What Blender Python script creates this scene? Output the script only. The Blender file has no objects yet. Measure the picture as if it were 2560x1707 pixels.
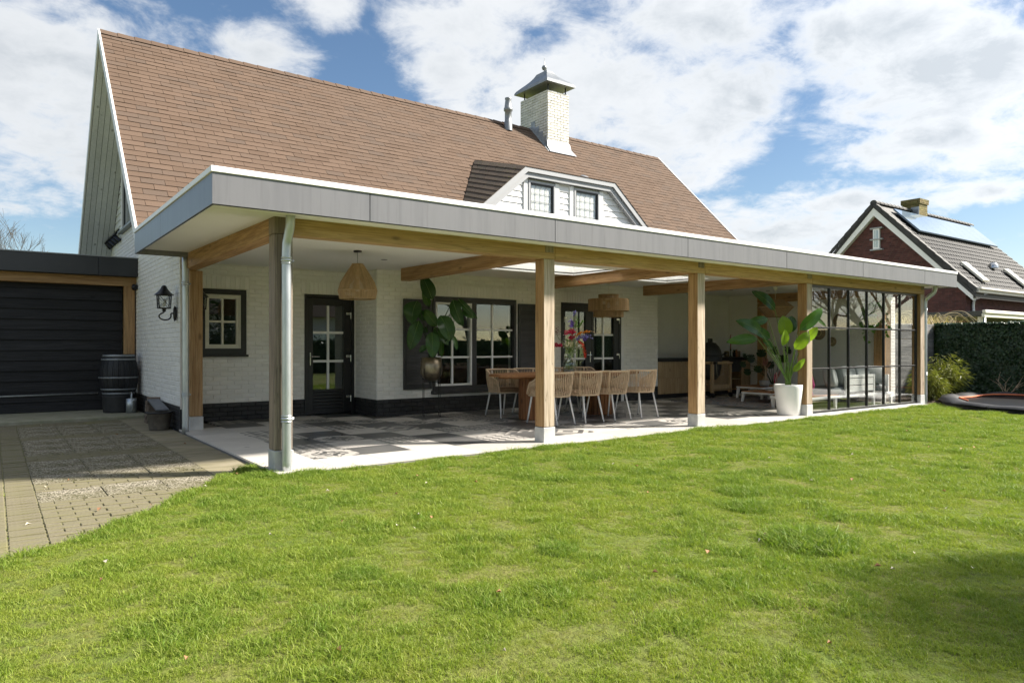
import bpy, math, random
import numpy as np
from mathutils import Vector, Matrix, Euler, noise as mnoise
R = math.radians
random.seed(7)
SC = bpy.context.scene
COL = SC.collection

# ------------------------------------------------------------------ camera, sky, sun, exposure
CAMP = (-2.1923, -6.8786, 1.2)
FPX, HZ, YAW = 1770.42, 865.63, 0.6326          # focal length and horizon in photo pixels, heading from +Y towards +X
cam = bpy.data.cameras.new('camera'); camo = bpy.data.objects.new('camera', cam); COL.objects.link(camo)
camo.location = CAMP; camo.rotation_euler = (R(90), 0, -YAW)
cam.sensor_width = 36; cam.lens = FPX / 2560 * 36; cam.shift_y = (HZ - 853.5) / 2560
cam.clip_start = 0.05; cam.clip_end = 3000
SC.camera = camo

SUN_EL, SUN_AZ = R(39), R(60)                   # azimuth from the -Y facade normal towards +X
SUND = Vector((math.sin(SUN_AZ) * math.cos(SUN_EL), -math.cos(SUN_AZ) * math.cos(SUN_EL), math.sin(SUN_EL)))
sun = bpy.data.lights.new('sun', 'SUN'); suno = bpy.data.objects.new('sun', sun); COL.objects.link(suno)
sun.energy = 4.444; sun.angle = R(5.0); sun.color = (1.0, 0.93, 0.82)
suno.rotation_euler = SUND.to_track_quat('Z', 'Y').to_euler(); suno.location = (30, -30, 40)

SC.view_settings.view_transform = 'Standard'; SC.view_settings.look = 'None'
SC.view_settings.exposure = 1.448; SC.view_settings.gamma = 1.0; SC.view_settings.use_curve_mapping = False
SC.render.engine = 'CYCLES'
SC.cycles.use_denoising = True
SC.cycles.max_bounces = 12; SC.cycles.diffuse_bounces = 8; SC.cycles.glossy_bounces = 4
SC.cycles.transparent_max_bounces = 16; SC.cycles.transmission_bounces = 6
SC.cycles.caustics_reflective = False; SC.cycles.caustics_refractive = False

def pix_dir(px, py):
    u = (px - 1280) / FPX; v = -(py - HZ) / FPX
    s, c = math.sin(YAW), math.cos(YAW)
    return Vector((u * c + s, -u * s + c, v)).normalized()

W = bpy.data.worlds.new('World'); SC.world = W; W.use_nodes = True
def build_sky():
    nt = W.node_tree; N = nt.nodes; L = nt.links; N.clear()
    out = N.new('ShaderNodeOutputWorld'); mix = N.new('ShaderNodeMixShader')
    b1 = N.new('ShaderNodeBackground'); b2 = N.new('ShaderNodeBackground')
    sky = N.new('ShaderNodeTexSky'); sky.sky_type = 'NISHITA'; sky.sun_disc = False
    sky.sun_elevation = SUN_EL; sky.sun_rotation = math.atan2(SUND.x, SUND.y)
    sky.altitude = 0; sky.air_density = 1.0; sky.dust_density = 0.5; sky.ozone_density = 1.0
    hs = N.new('ShaderNodeHueSaturation'); hs.inputs['Saturation'].default_value = 1.12
    L.new(sky.outputs[0], hs.inputs['Color']); L.new(hs.outputs[0], b1.inputs[0])
    b1.inputs[1].default_value = 0.05
    tc = N.new('ShaderNodeTexCoord')
    nrm = N.new('ShaderNodeVectorMath'); nrm.operation = 'NORMALIZE'; L.new(tc.outputs['Generated'], nrm.inputs[0])
    D = nrm.outputs[0]
    sep = N.new('ShaderNodeSeparateXYZ'); L.new(D, sep.inputs[0])
    def math_(op, a, b=None, clamp=False):
        m = N.new('ShaderNodeMath'); m.operation = op; m.use_clamp = clamp
        for i, v in enumerate((a, b)):
            if v is None: continue
            if isinstance(v, (int, float)): m.inputs[i].default_value = v
            else: L.new(v, m.inputs[i])
        return m.outputs[0]
    den = math_('ADD', math_('MAXIMUM', sep.outputs[2], 0.0), 0.28)
    cmb = N.new('ShaderNodeCombineXYZ')
    L.new(math_('DIVIDE', sep.outputs[0], den), cmb.inputs[0]); L.new(math_('DIVIDE', sep.outputs[1], den), cmb.inputs[1])
    def fbm(scale, det, rough, off, dist=0.0):
        mp = N.new('ShaderNodeMapping'); mp.inputs['Location'].default_value = off
        L.new(cmb.outputs[0], mp.inputs[0])
        n = N.new('ShaderNodeTexNoise'); n.inputs['Scale'].default_value = scale; n.inputs['Detail'].default_value = det
        n.inputs['Roughness'].default_value = rough; n.inputs['Distortion'].default_value = dist
        L.new(mp.outputs[0], n.inputs['Vector']); return n.outputs[0]
    n1 = fbm(3.2, 9, 0.60, (3.1, 1.7, 0)); n2 = fbm(8.0, 8, 0.66, (7, 2, 1), 0.35)
    # cumulus heaps: direction, half width, half height (radians)
    blobs = [(1480, 200, .26, .14), (1200, 40, .16, .12), (1620, 330, .19, .085), (1330, 330, .13, .075), (1700, 60, .20, .10), (1130, 170, .10, .09), (1800, 230, .14, .10),
             (2330, 200, .19, .11), (2480, 160, .14, .12), (2440, 340, .20, .06), (2270, 60, .12, .075), (130, 130, .20, .15), (170, 340, .13, .12), (20, 200, .14, .10),
             (650, 130, .07, .04), (1960, 590, .20, .06), (2110, 500, .15, .032), (820, 0, .06, .04), (1660, 460, .11, .02), (2070, 90, .07, .05), (2470, 480, .10, .02), (1880, 250, .05, .04)]
    B = [(pix_dir(a, b), w, h) for a, b, w, h in blobs]
    rnd = random.Random(5)
    for i in range(64):                          # the same kind of heaps all round the rest of the sky
        az = R(82 + rnd.uniform(0, 268)); el = R(rnd.uniform(4, 80))
        v = Vector((math.sin(az) * math.cos(el), math.cos(az) * math.cos(el), math.sin(el)))
        B.append((v, rnd.uniform(.16, .36), rnd.uniform(.08, .17)))
    tot = None
    for v, w, h in B:
        sb = N.new('ShaderNodeVectorMath'); sb.operation = 'SUBTRACT'; L.new(D, sb.inputs[0]); sb.inputs[1].default_value = v
        ml = N.new('ShaderNodeVectorMath'); ml.operation = 'MULTIPLY'; L.new(sb.outputs[0], ml.inputs[0]); ml.inputs[1].default_value = (1 / w, 1 / w, 1 / h)
        ln = N.new('ShaderNodeVectorMath'); ln.operation = 'LENGTH'; L.new(ml.outputs[0], ln.inputs[0])
        g = math_('SUBTRACT', 0.92, ln.outputs['Value'])
        tot = g if tot is None else math_('SMOOTH_MAX', tot, g) if False else math_('MAXIMUM', tot, g)
    base = math_('MAXIMUM', tot, -0.95)
    f = math_('ADD', math_('MULTIPLY', base, 0.80), math_('MULTIPLY', math_('SUBTRACT', n1, 0.5), 1.7))
    f = math_('ADD', f, math_('MULTIPLY', math_('SUBTRACT', n2, 0.5), 1.25))
    mr = N.new('ShaderNodeMapRange'); mr.interpolation_type = 'SMOOTHSTEP'
    mr.inputs[1].default_value = -0.10; mr.inputs[2].default_value = 0.50; L.new(f, mr.inputs[0])
    mask = math_('MULTIPLY', mr.outputs[0], 0.96)
    # thick middles of the heaps are a little greyer than their thin bright edges
    thick = N.new('ShaderNodeMapRange'); thick.inputs[1].default_value = 0.22; thick.inputs[2].default_value = 0.95; L.new(f, thick.inputs[0])
    n3 = fbm(2.3, 6, 0.55, (1, 9, 4))
    tk = math_('MULTIPLY', thick.outputs[0], math_('MULTIPLY', math_('SUBTRACT', n3, 0.25), 3.4), True)
    cr = N.new('ShaderNodeMix'); cr.data_type = 'RGBA'
    cr.inputs[6].default_value = (0.364, 0.373, 0.382, 1); cr.inputs[7].default_value = (0.231, 0.249, 0.267, 1)
    L.new(tk, cr.inputs[0]); L.new(cr.outputs[2], b2.inputs[0])
    # clouds scatter forwards: they grow brighter smoothly towards the sun
    dt = N.new('ShaderNodeVectorMath'); dt.operation = 'DOT_PRODUCT'; L.new(D, dt.inputs[0]); dt.inputs[1].default_value = SUND
    ph = math_('POWER', math_('MULTIPLY', math_('ADD', dt.outputs['Value'], 1.0), 0.5), 6.0)
    L.new(math_('ADD', math_('MULTIPLY', ph, 0.7), 0.93), b2.inputs[1])
    L.new(mask, mix.inputs[0]); L.new(b1.outputs[0], mix.inputs[1]); L.new(b2.outputs[0], mix.inputs[2])
    L.new(mix.outputs[0], out.inputs[0])
build_sky()

# ------------------------------------------------------------------ materials
MATS = {}
class NT:
    def __init__(s, name):
        s.m = bpy.data.materials.new(name); s.m.use_nodes = True; s.t = s.m.node_tree; s.N = s.t.nodes; s.L = s.t.links
        s.b = s.N['Principled BSDF']; s.out = s.N['Material Output']; MATS[name] = s.m
        s.tc = s.N.new('ShaderNodeTexCoord')
    def new(s, t, **k):
        n = s.N.new(t)
        for a, v in k.items(): setattr(n, a, v)
        return n
    def val(s, sock, v):
        if hasattr(v, 'is_linked'): s.L.new(v, sock)
        elif isinstance(v, (tuple, list)) and len(v) == 3 and sock.type == 'RGBA': sock.default_value = (*v, 1)
        else: sock.default_value = v
    def math(s, op, a, b=0.0, clamp=False):
        m = s.new('ShaderNodeMath', operation=op, use_clamp=clamp); s.val(m.inputs[0], a); s.val(m.inputs[1], b); return m.outputs[0]
    def mix(s, f, a, b, mode='MIX'):
        m = s.new('ShaderNodeMix', data_type='RGBA', blend_type=mode); s.val(m.inputs[0], f); s.val(m.inputs[6], a); s.val(m.inputs[7], b); return m.outputs[2]
    def coord(s, scale=(1, 1, 1), shift=True, rot=(0, 0, 0)):
        v = s.tc.outputs['Object']
        if shift:
            oi = s.new('ShaderNodeObjectInfo'); c = s.new('ShaderNodeCombineXYZ')
            for i, k in enumerate((37.0, 53.0, 71.0)): s.L.new(s.math('MULTIPLY', oi.outputs['Random'], k), c.inputs[i])
            a = s.new('ShaderNodeVectorMath', operation='ADD'); s.L.new(v, a.inputs[0]); s.L.new(c.outputs[0], a.inputs[1]); v = a.outputs[0]
        mp = s.new('ShaderNodeMapping'); mp.inputs['Scale'].default_value = scale; mp.inputs['Rotation'].default_value = rot
        s.L.new(v, mp.inputs[0]); return mp.outputs[0]
    def noise(s, v, scale, det=4, rough=.55, dist=0.0):
        n = s.new('ShaderNodeTexNoise'); s.L.new(v, n.inputs['Vector']); n.inputs['Scale'].default_value = scale
        n.inputs['Detail'].default_value = det; n.inputs['Roughness'].default_value = rough; n.inputs['Distortion'].default_value = dist
        return n.outputs[0]
    def ramp(s, f, lo, hi):
        m = s.new('ShaderNodeMapRange'); s.L.new(f, m.inputs[0]); m.inputs[1].default_value = lo; m.inputs[2].default_value = hi; return m.outputs[0]
    def var(s):                                   # one random number per piece: face attribute plus object random
        at = s.new('ShaderNodeAttribute', attribute_name='tint'); oi = s.new('ShaderNodeObjectInfo')
        return s.math('FRACT', s.math('ADD', at.outputs['Fac'], oi.outputs['Random']))
    def bump(s, h, strength=.3, dist=.01):
        b = s.new('ShaderNodeBump'); b.inputs['Strength'].default_value = strength; b.inputs['Distance'].default_value = dist
        s.L.new(h, b.inputs['Height']); s.L.new(b.outputs[0], s.b.inputs['Normal'])
    def fin(s, col, rough=.6, metal=0.0, spec=.5):
        s.val(s.b.inputs['Base Color'], col); s.val(s.b.inputs['Roughness'], rough); s.val(s.b.inputs['Metallic'], metal)
        s.b.inputs['Specular IOR Level'].default_value = spec; return s.m

def surf(name, c1, c2=None, rough=.6, metal=0.0, spec=.5, scale=6.0, stretch=(1, 1, 1), lo=.35, hi=.65, bump=0.0, bscale=60.0, bdist=.004, tint=0.0, det=5, shift=True):
    n = NT(name); v = n.coord(stretch, shift); c = c1
    if c2 is not None: c = n.mix(n.ramp(n.noise(v, scale, det, .6), lo, hi), c1, c2)
    if tint:
        t = n.var(); k = n.math('ADD', n.math('MULTIPLY', t, tint * 2), 1 - tint)
        g = n.new('ShaderNodeCombineColor'); [n.L.new(k, g.inputs[i]) for i in range(3)]
        c = n.mix(1.0, c, g.outputs[0], 'MULTIPLY')
    if bump: n.bump(n.noise(v, bscale, 5, .65), bump, bdist)
    return n.fin(c, rough, metal, spec)

def wood(name, axis, c1, c2, c3, rough=.62, grain=1.0, crack=.5, tint=.12):
    n = NT(name); sc = [9.0 * grain] * 3; sc[axis] = .7 * grain
    v = n.coord(tuple(sc)); a = n.noise(v, 1.6, 6, .62, .6)
    sc2 = [70.0] * 3; sc2[axis] = 2.0; fine = n.noise(n.coord(tuple(sc2)), 1.0, 4, .6)
    col = n.mix(n.ramp(a, .40, .60), c1, c2); col = n.mix(n.math('MULTIPLY', n.ramp(fine, .46, .68), .7), col, c3)
    sc3 = [26.0] * 3; sc3[axis] = .9; ck = n.noise(n.coord(tuple(sc3)), 1.0, 2, .5, .3)
    line = n.math('SUBTRACT', 1.0, n.ramp(n.math('ABSOLUTE', n.math('SUBTRACT', ck, .5)), 0.0, .016))
    msk = n.ramp(n.noise(n.coord((1.5, 1.5, 1.5)), 1.0, 2), .42, .54)
    cr = n.math('MULTIPLY', n.math('MULTIPLY', line, msk), crack)
    col = n.mix(cr, col, tuple(x * .22 for x in c1))
    sc4 = [5.0] * 3; sc4[axis] = 2.2; kn = n.new('ShaderNodeTexVoronoi'); n.L.new(n.coord(tuple(sc4)), kn.inputs['Vector']); kn.inputs['Scale'].default_value = 1.0
    kd = n.math('SUBTRACT', 1.0, n.ramp(kn.outputs['Distance'], .05, .15)); col = n.mix(n.math('MULTIPLY', kd, .8), col, tuple(x * .35 for x in c1))
    if tint:
        t = n.var(); k = n.math('ADD', n.math('MULTIPLY', t, tint * 2), 1 - tint); g = n.new('ShaderNodeCombineColor'); [n.L.new(k, g.inputs[i]) for i in range(3)]
        col = n.mix(1.0, col, g.outputs[0], 'MULTIPLY')
    n.bump(n.math('SUBTRACT', fine, n.math('MULTIPLY', cr, 2.0)), .35, .004)
    return n.fin(col, rough, 0, .35)

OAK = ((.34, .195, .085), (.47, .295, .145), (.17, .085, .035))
WEA = ((.42, .335, .245), (.56, .465, .36), (.22, .165, .115))
for ax, nm in ((0, 'x'), (1, 'y'), (2, 'z')):
    wood('oak_' + nm, ax, *OAK)
wood('oak_grey_z', 2, *WEA, crack=.8)
wood('oak_corner_z', 2, (.22, .175, .135), (.31, .25, .195), (.13, .10, .08), crack=.8)
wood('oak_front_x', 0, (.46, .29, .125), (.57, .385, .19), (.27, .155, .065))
wood('cabinet_oak', 2, (.40, .275, .15), (.48, .345, .20), (.30, .19, .10), crack=.1, tint=.1)
wood('teak_x', 0, (.30, .135, .055), (.38, .185, .08), (.20, .085, .035), crack=.0, rough=.45)
wood('teak_z', 2, (.22, .09, .035), (.32, .14, .055), (.15, .06, .025), crack=.1, rough=.5, tint=.25)
wood('black_board', 0, (.006, .006, .0065), (.012, .012, .013), (.03, .03, .034), rough=.62, crack=.5, tint=.35)
wood('fence_board', 0, (.14, .14, .14), (.22, .215, .21), (.08, .08, .08), rough=.8, tint=.2)
wood('soffit_board', 2, (.72, .735, .75), (.79, .80, .81), (.58, .60, .62), rough=.6, tint=.06, crack=.15)
wood('barrel_stave', 2, (.009, .0095, .011), (.018, .019, .022), (.035, .037, .042), rough=.5, tint=.25)
surf('white_brick', (.84, .825, .795), (.77, .755, .72), rough=.75, scale=3.5, bump=.5, bscale=45, bdist=.006, tint=.04, lo=.3, hi=.8)
surf('white_mortar', (.80, .785, .75), (.70, .68, .64), rough=.85, scale=9, bump=.5, bscale=70, bdist=.006)
surf('black_brick', (.020, .020, .021), (.035, .035, .036), rough=.6, scale=8, bump=.6, bscale=45, bdist=.006, tint=.25)
surf('black_mortar', (.012, .012, .012), rough=.8)
surf('chimney_brick', (.74, .73, .70), (.62, .61, .57), rough=.8, scale=5, bump=.6, bscale=40, bdist=.008, tint=.10)
surf('mossy_mortar', (.22, .22, .11), (.52, .51, .46), rough=.9, scale=5, lo=.4, hi=.6)
surf('lead', (.26, .28, .31), (.42, .44, .46), rough=.5, metal=.35, scale=6)
surf('white_paint', (.80, .80, .79), rough=.45)
surf('cream_paint', (.70, .68, .60), rough=.4)
surf('black_paint', (.013, .013, .014), rough=.35)
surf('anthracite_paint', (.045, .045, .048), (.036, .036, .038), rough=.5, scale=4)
surf('shutter_paint', (.075, .075, .078), (.062, .062, .064), rough=.5, scale=4, tint=.12)
surf('trim_white', (.84, .84, .83), rough=.4)
surf('grey_trim', (.36, .37, .385), rough=.45)
surf('ceiling_white', (.84, .835, .82), (.80, .795, .78), rough=.8, scale=1.2)
surf('plaster', (.80, .79, .765), (.75, .74, .715), rough=.9, scale=2.2, bump=.1, bscale=120)
surf('concrete_block', (.42, .42, .42), (.54, .54, .53), rough=.85, scale=7, bump=.35, bscale=60, tint=.05)
surf('galvanised', (.44, .475, .50), (.56, .59, .615), rough=.38, metal=.75, scale=14, stretch=(1, 1, .3))
surf('zinc_dark', (.30, .315, .33), (.22, .235, .25), rough=.45, metal=.5, scale=5)
surf('black_metal', (.014, .014, .015), rough=.38, metal=.2)
surf('steel', (.62, .62, .60), rough=.25, metal=1.0)
surf('bitumen', (.06, .06, .06), (.09, .09, .09), rough=.95, scale=30)
def fascia():
    n = NT('fascia_grey'); v = n.coord((1, 1, 1), False); a = n.noise(n.coord((9, 9, .8), False), 1.0, 4, .6); c = n.mix(n.ramp(a, .45, .75), (.178, .178, .189), (.148, .149, .160)); c = n.mix(n.math('MULTIPLY', n.ramp(n.noise(n.coord((22, 22, 1.2), False), 1.0, 3, .6), .58, .72), .35), c, (.09, .09, .095))
    n.bump(n.noise(v, 300, 2), .05, .002); return n.fin(c, .36, 0.0, .5)
fascia()
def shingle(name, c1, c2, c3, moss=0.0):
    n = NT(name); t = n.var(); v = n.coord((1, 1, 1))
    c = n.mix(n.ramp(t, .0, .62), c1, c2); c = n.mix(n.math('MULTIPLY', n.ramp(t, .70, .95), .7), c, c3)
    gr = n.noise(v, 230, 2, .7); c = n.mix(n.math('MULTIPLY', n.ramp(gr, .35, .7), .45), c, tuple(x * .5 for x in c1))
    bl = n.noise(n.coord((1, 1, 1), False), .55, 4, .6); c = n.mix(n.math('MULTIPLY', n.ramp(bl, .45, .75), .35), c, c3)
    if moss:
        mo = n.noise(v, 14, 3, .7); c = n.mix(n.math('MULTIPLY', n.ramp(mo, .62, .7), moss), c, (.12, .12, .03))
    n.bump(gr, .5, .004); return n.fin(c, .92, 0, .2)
shingle('shingle_brown', (.124, .084, .060), (.149, .102, .074), (.110, .083, .066))
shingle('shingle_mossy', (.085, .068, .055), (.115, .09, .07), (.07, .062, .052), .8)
surf('shingle_edge', (.05, .036, .028), rough=.95)

def tile_mat(name, kind):
    n = NT(name); oi = n.new('ShaderNodeObjectInfo'); v = n.coord((1, 1, 1)); cl = n.noise(v, 3.0, 5, .6)
    lt = n.mix(n.ramp(cl, .3, .75), (.66, .625, .585), (.55, .52, .485)); dk = n.mix(n.ramp(cl, .3, .75), (.095, .095, .097), (.145, .144, .144))
    k = n.math('ADD', n.math('MULTIPLY', oi.outputs['Random'], .22), .89); g = n.new('ShaderNodeCombineColor'); [n.L.new(k, g.inputs[i]) for i in range(3)]
    sep = n.new('ShaderNodeSeparateXYZ'); n.L.new(n.tc.outputs['Object'], sep.inputs[0])
    X, Y = (n.math('MULTIPLY', sep.outputs[i], 1 / .2925) for i in (0, 1))          # -1 .. 1 across the tile
    if kind == 'light': m = None; c = lt
    elif kind == 'dark': m = None; c = dk
    else:
        if kind == 'checker': m = n.math('LESS_THAN', n.math('MULTIPLY', n.math('SINE', n.math('MULTIPLY', n.math('ADD', X, Y), math.pi * 2)), n.math('SINE', n.math('MULTIPLY', n.math('SUBTRACT', X, Y), math.pi * 2))), 0.0)
        elif kind == 'squares': m = n.math('GREATER_THAN', n.math('ADD', n.math('COSINE', n.math('MULTIPLY', X, math.pi * 5)), n.math('COSINE', n.math('MULTIPLY', Y, math.pi * 5))), .35)
        elif kind == 'lozenge':
            d = n.math('ADD', n.math('ABSOLUTE', X), n.math('ABSOLUTE', Y)); m = n.math('GREATER_THAN', n.math('SINE', n.math('MULTIPLY', d, 9.0)), 0.0)
        elif kind == 'triangles':
            f1 = n.math('FRACT', n.math('MULTIPLY', X, 1.5)); f2 = n.math('FRACT', n.math('MULTIPLY', Y, 1.5)); m = n.math('GREATER_THAN', f1, f2)
        else:
            ax = n.math('ABSOLUTE', X); ay = n.math('ABSOLUTE', Y); hi = n.math('MAXIMUM', ax, ay); lo = n.math('MINIMUM', ax, ay); cc = n.new('ShaderNodeCombineXYZ'); n.L.new(hi, cc.inputs[0]); n.L.new(lo, cc.inputs[1]); cc.inputs[2].default_value = 4.3
            m = n.math('GREATER_THAN', n.noise(cc.outputs[0], 3.4, 1.5, .5, .8), .5)
        c = n.mix(m, n.mix(.12, lt, dk), dk)
    c = n.mix(1.0, c, g.outputs[0], 'MULTIPLY'); n.bump(n.noise(v, 9, 4), .03, .004)
    return n.fin(c, n.math('ADD', n.math('MULTIPLY', cl, .25), .20), 0, .5)
for k in ('light', 'dark', 'checker', 'squares', 'lozenge', 'triangles', 'floral'): tile_mat('tile_' + k, k)
surf('grout', (.22, .21, .20), rough=.95)

def glass(name, tint=(.93, .95, .94), refl=1.0, ior=1.5):
    n = NT(name); n.N.remove(n.b); lw_ = n.new('ShaderNodeLayerWeight'); fz = n.math('ADD', n.math('MULTIPLY', n.math('POWER', lw_.outputs['Facing'], 5.0), .96), .042)
    tr = n.new('ShaderNodeBsdfTransparent'); tr.inputs[0].default_value = (*tint, 1); gl = n.new('ShaderNodeBsdfGlossy'); gl.inputs['Roughness'].default_value = .0
    gl.inputs[0].default_value = (.95, .97, 1, 1); mx = n.new('ShaderNodeMixShader'); n.L.new(n.math('MULTIPLY', fz, refl, True), mx.inputs[0])
    n.L.new(tr.outputs[0], mx.inputs[1]); n.L.new(gl.outputs[0], mx.inputs[2]); n.L.new(mx.outputs[0], n.out.inputs[0]); return n.m
glass('glass', (.90, .93, .92), 1.9); glass('clear_glass', (.95, .96, .95), 1.3); glass('vase_glass', (.86, .90, .86), 1.5)
def opal():
    n = NT('opal_acrylic'); n.N.remove(n.b); a = n.new('ShaderNodeBsdfTranslucent'); a.inputs[0].default_value = (.97, .98, .98, 1); d = n.new('ShaderNodeBsdfDiffuse'); d.inputs[0].default_value = (.85, .86, .86, 1)
    mx = n.new('ShaderNodeMixShader'); mx.inputs[0].default_value = .12; n.L.new(a.outputs[0], mx.inputs[1]); n.L.new(d.outputs[0], mx.inputs[2]); n.L.new(mx.outputs[0], n.out.inputs[0])
opal()
def leafy(name, c1, c2, trans=.35, rough=.4, back=None, scale=8.0, veins=0.0, inst=False, patch=None, spec=.4):
    n = NT(name); v = n.coord((1, 1, 1)); c = n.mix(n.ramp(n.noise(v, scale, 3), .3, .7), c1, c2)
    if inst:
        at = n.new('ShaderNodeAttribute', attribute_name='tint', attribute_type='INSTANCER'); c = n.mix(n.ramp(at.outputs['Fac'], .0, .55), c, patch[0]); c = n.mix(n.ramp(at.outputs['Fac'], .62, 1.0), c, patch[1])
        a2 = n.new('ShaderNodeAttribute', attribute_name='tint'); c = n.mix(n.math('MULTIPLY', a2.outputs['Fac'], .55), c, (.42, .42, .14))
    else:
        t = n.var(); k = n.math('ADD', n.math('MULTIPLY', t, .5), .75); g = n.new('ShaderNodeCombineColor'); [n.L.new(k, g.inputs[i]) for i in range(3)]; c = n.mix(1.0, c, g.outputs[0], 'MULTIPLY')
    if back:
        ge = n.new('ShaderNodeNewGeometry'); c = n.mix(ge.outputs['Backfacing'], c, back)
    n.val(n.b.inputs['Base Color'], c); n.b.inputs['Roughness'].default_value = rough; n.b.inputs['Specular IOR Level'].default_value = spec
    if veins: n.bump(n.noise(n.coord((1, 1, 1)), 40, 2), veins, .004)
    tl = n.new('ShaderNodeBsdfTranslucent'); n.L.new(n.mix(1.0, c, (1.0, 1.05, .55), 'MULTIPLY'), tl.inputs[0]); mx = n.new('ShaderNodeMixShader'); mx.inputs[0].default_value = trans
    n.L.new(n.b.outputs[0], mx.inputs[1]); n.L.new(tl.outputs[0], mx.inputs[2]); n.L.new(mx.outputs[0], n.out.inputs[0]); return n.m
leafy('grass_blade', (.120, .230, .020), (.155, .265, .028), .40, .5, inst=True, patch=((.27, .345, .042), (.38, .34, .11)), spec=.25)
leafy('banana_leaf', (.06, .15, .022), (.08, .19, .028), .34, .28, veins=.3)
leafy('banana_leaf_young', (.24, .40, .035), (.29, .45, .045), .45, .3, veins=.3)
leafy('banana_leaf_dark', (.036, .095, .028), (.055, .125, .036), .22, .25, back=(.10, .17, .07), veins=.3)
leafy('ivy_leaf', (.020, .045, .018), (.034, .066, .024), .15, .35)
leafy('bamboo_leaf', (.13, .165, .03), (.22, .22, .05), .35, .45)
leafy('pothos_leaf', (.10, .25, .03), (.17, .34, .05), .45, .4)
leafy('monstera_leaf', (.012, .03, .011), (.02, .045, .015), .12, .3)
leafy('dry_grass', (.42, .34, .20), (.55, .46, .30), .25, .7)
surf('stem_green', (.10, .20, .03), (.16, .25, .05), rough=.45)
surf('stem_dark', (.025, .05, .015), rough=.45)
surf('bark', (.10, .085, .07), (.16, .14, .12), rough=.95, scale=12, bump=.5)
surf('dead_leaf', (.25, .11, .05), (.33, .18, .09), rough=.8, tint=.3)
surf('pale_leaf', (.62, .56, .46), rough=.8, tint=.2)
def soil():
    n = NT('lawn_soil'); v = n.coord((1, 1, 1), False); a = n.noise(v, .9, 5, .6); b = n.noise(v, 26, 4, .7)
    c = n.mix(n.ramp(a, .35, .7), (.11, .15, .03), (.165, .165, .05)); c = n.mix(n.math('MULTIPLY', n.ramp(b, .5, .7), .6), c, (.06, .045, .025)); n.bump(b, .8, .03); return n.fin(c, .95, 0, .1)
soil()
surf('bed_soil', (.035, .024, .016), (.085, .06, .04), rough=.95, scale=18, bump=1.0, bscale=30, bdist=.03)
def aggregate(name, moss):
    n = NT(name); v = n.coord((1, 1, 1), False); vo = n.new('ShaderNodeTexVoronoi'); n.L.new(v, vo.inputs['Vector']); vo.inputs['Scale'].default_value = 72
    r = n.new('ShaderNodeSeparateColor'); n.L.new(vo.outputs['Color'], r.inputs[0])
    c = n.mix(r.outputs[0], (.28, .25, .185), (.54, .49, .40)); c = n.mix(n.ramp(vo.outputs['Distance'], .42, .62), c, (.06, .055, .035))
    m = n.noise(v, 1.5, 5, .65); c = n.mix(n.ramp(m, .42, .62), c, n.mix(.5, c, (.09, .085, .03))) if moss else c
    h = n.noise(v, 7, 4, .7); c = n.mix(n.math('MULTIPLY', n.ramp(h, .5, .75), .6), c, (.075, .07, .028))
    n.bump(n.math('SUBTRACT', 1.0, vo.outputs['Distance']), .6, .008); return n.fin(c, .9, 0, .2)
aggregate('aggregate_slab', True)
def paver():
    n = NT('mossy_paver'); v = n.coord((1, 1, 1), False); a = n.noise(v, 1.6, 5, .6); b = n.noise(v, 45, 4, .75); t = n.var()
    c = n.mix(n.ramp(b, .3, .7), (.125, .11, .072), (.225, .20, .145)); c = n.mix(n.math('MULTIPLY', t, .75), c, (.17, .155, .095)); c = n.mix(n.math('MULTIPLY', n.ramp(a, .48, .66), .6), c, (.19, .18, .075))
    n.bump(b, .7, .006); return n.fin(c, .92, 0, .2)
paver()
surf('joint_moss', (.12, .115, .05), (.19, .175, .085), rough=1.0, scale=20, shift=False)
surf('plank_paving', (.28, .245, .175), (.19, .17, .10), rough=.85, scale=2.5, stretch=(1, 3, 1), bump=.3, bscale=60, tint=.12)
surf('mossy_concrete', (.22, .22, .14), (.32, .305, .235), rough=.95, scale=4, stretch=(1, 3, 1), bump=.4)
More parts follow.
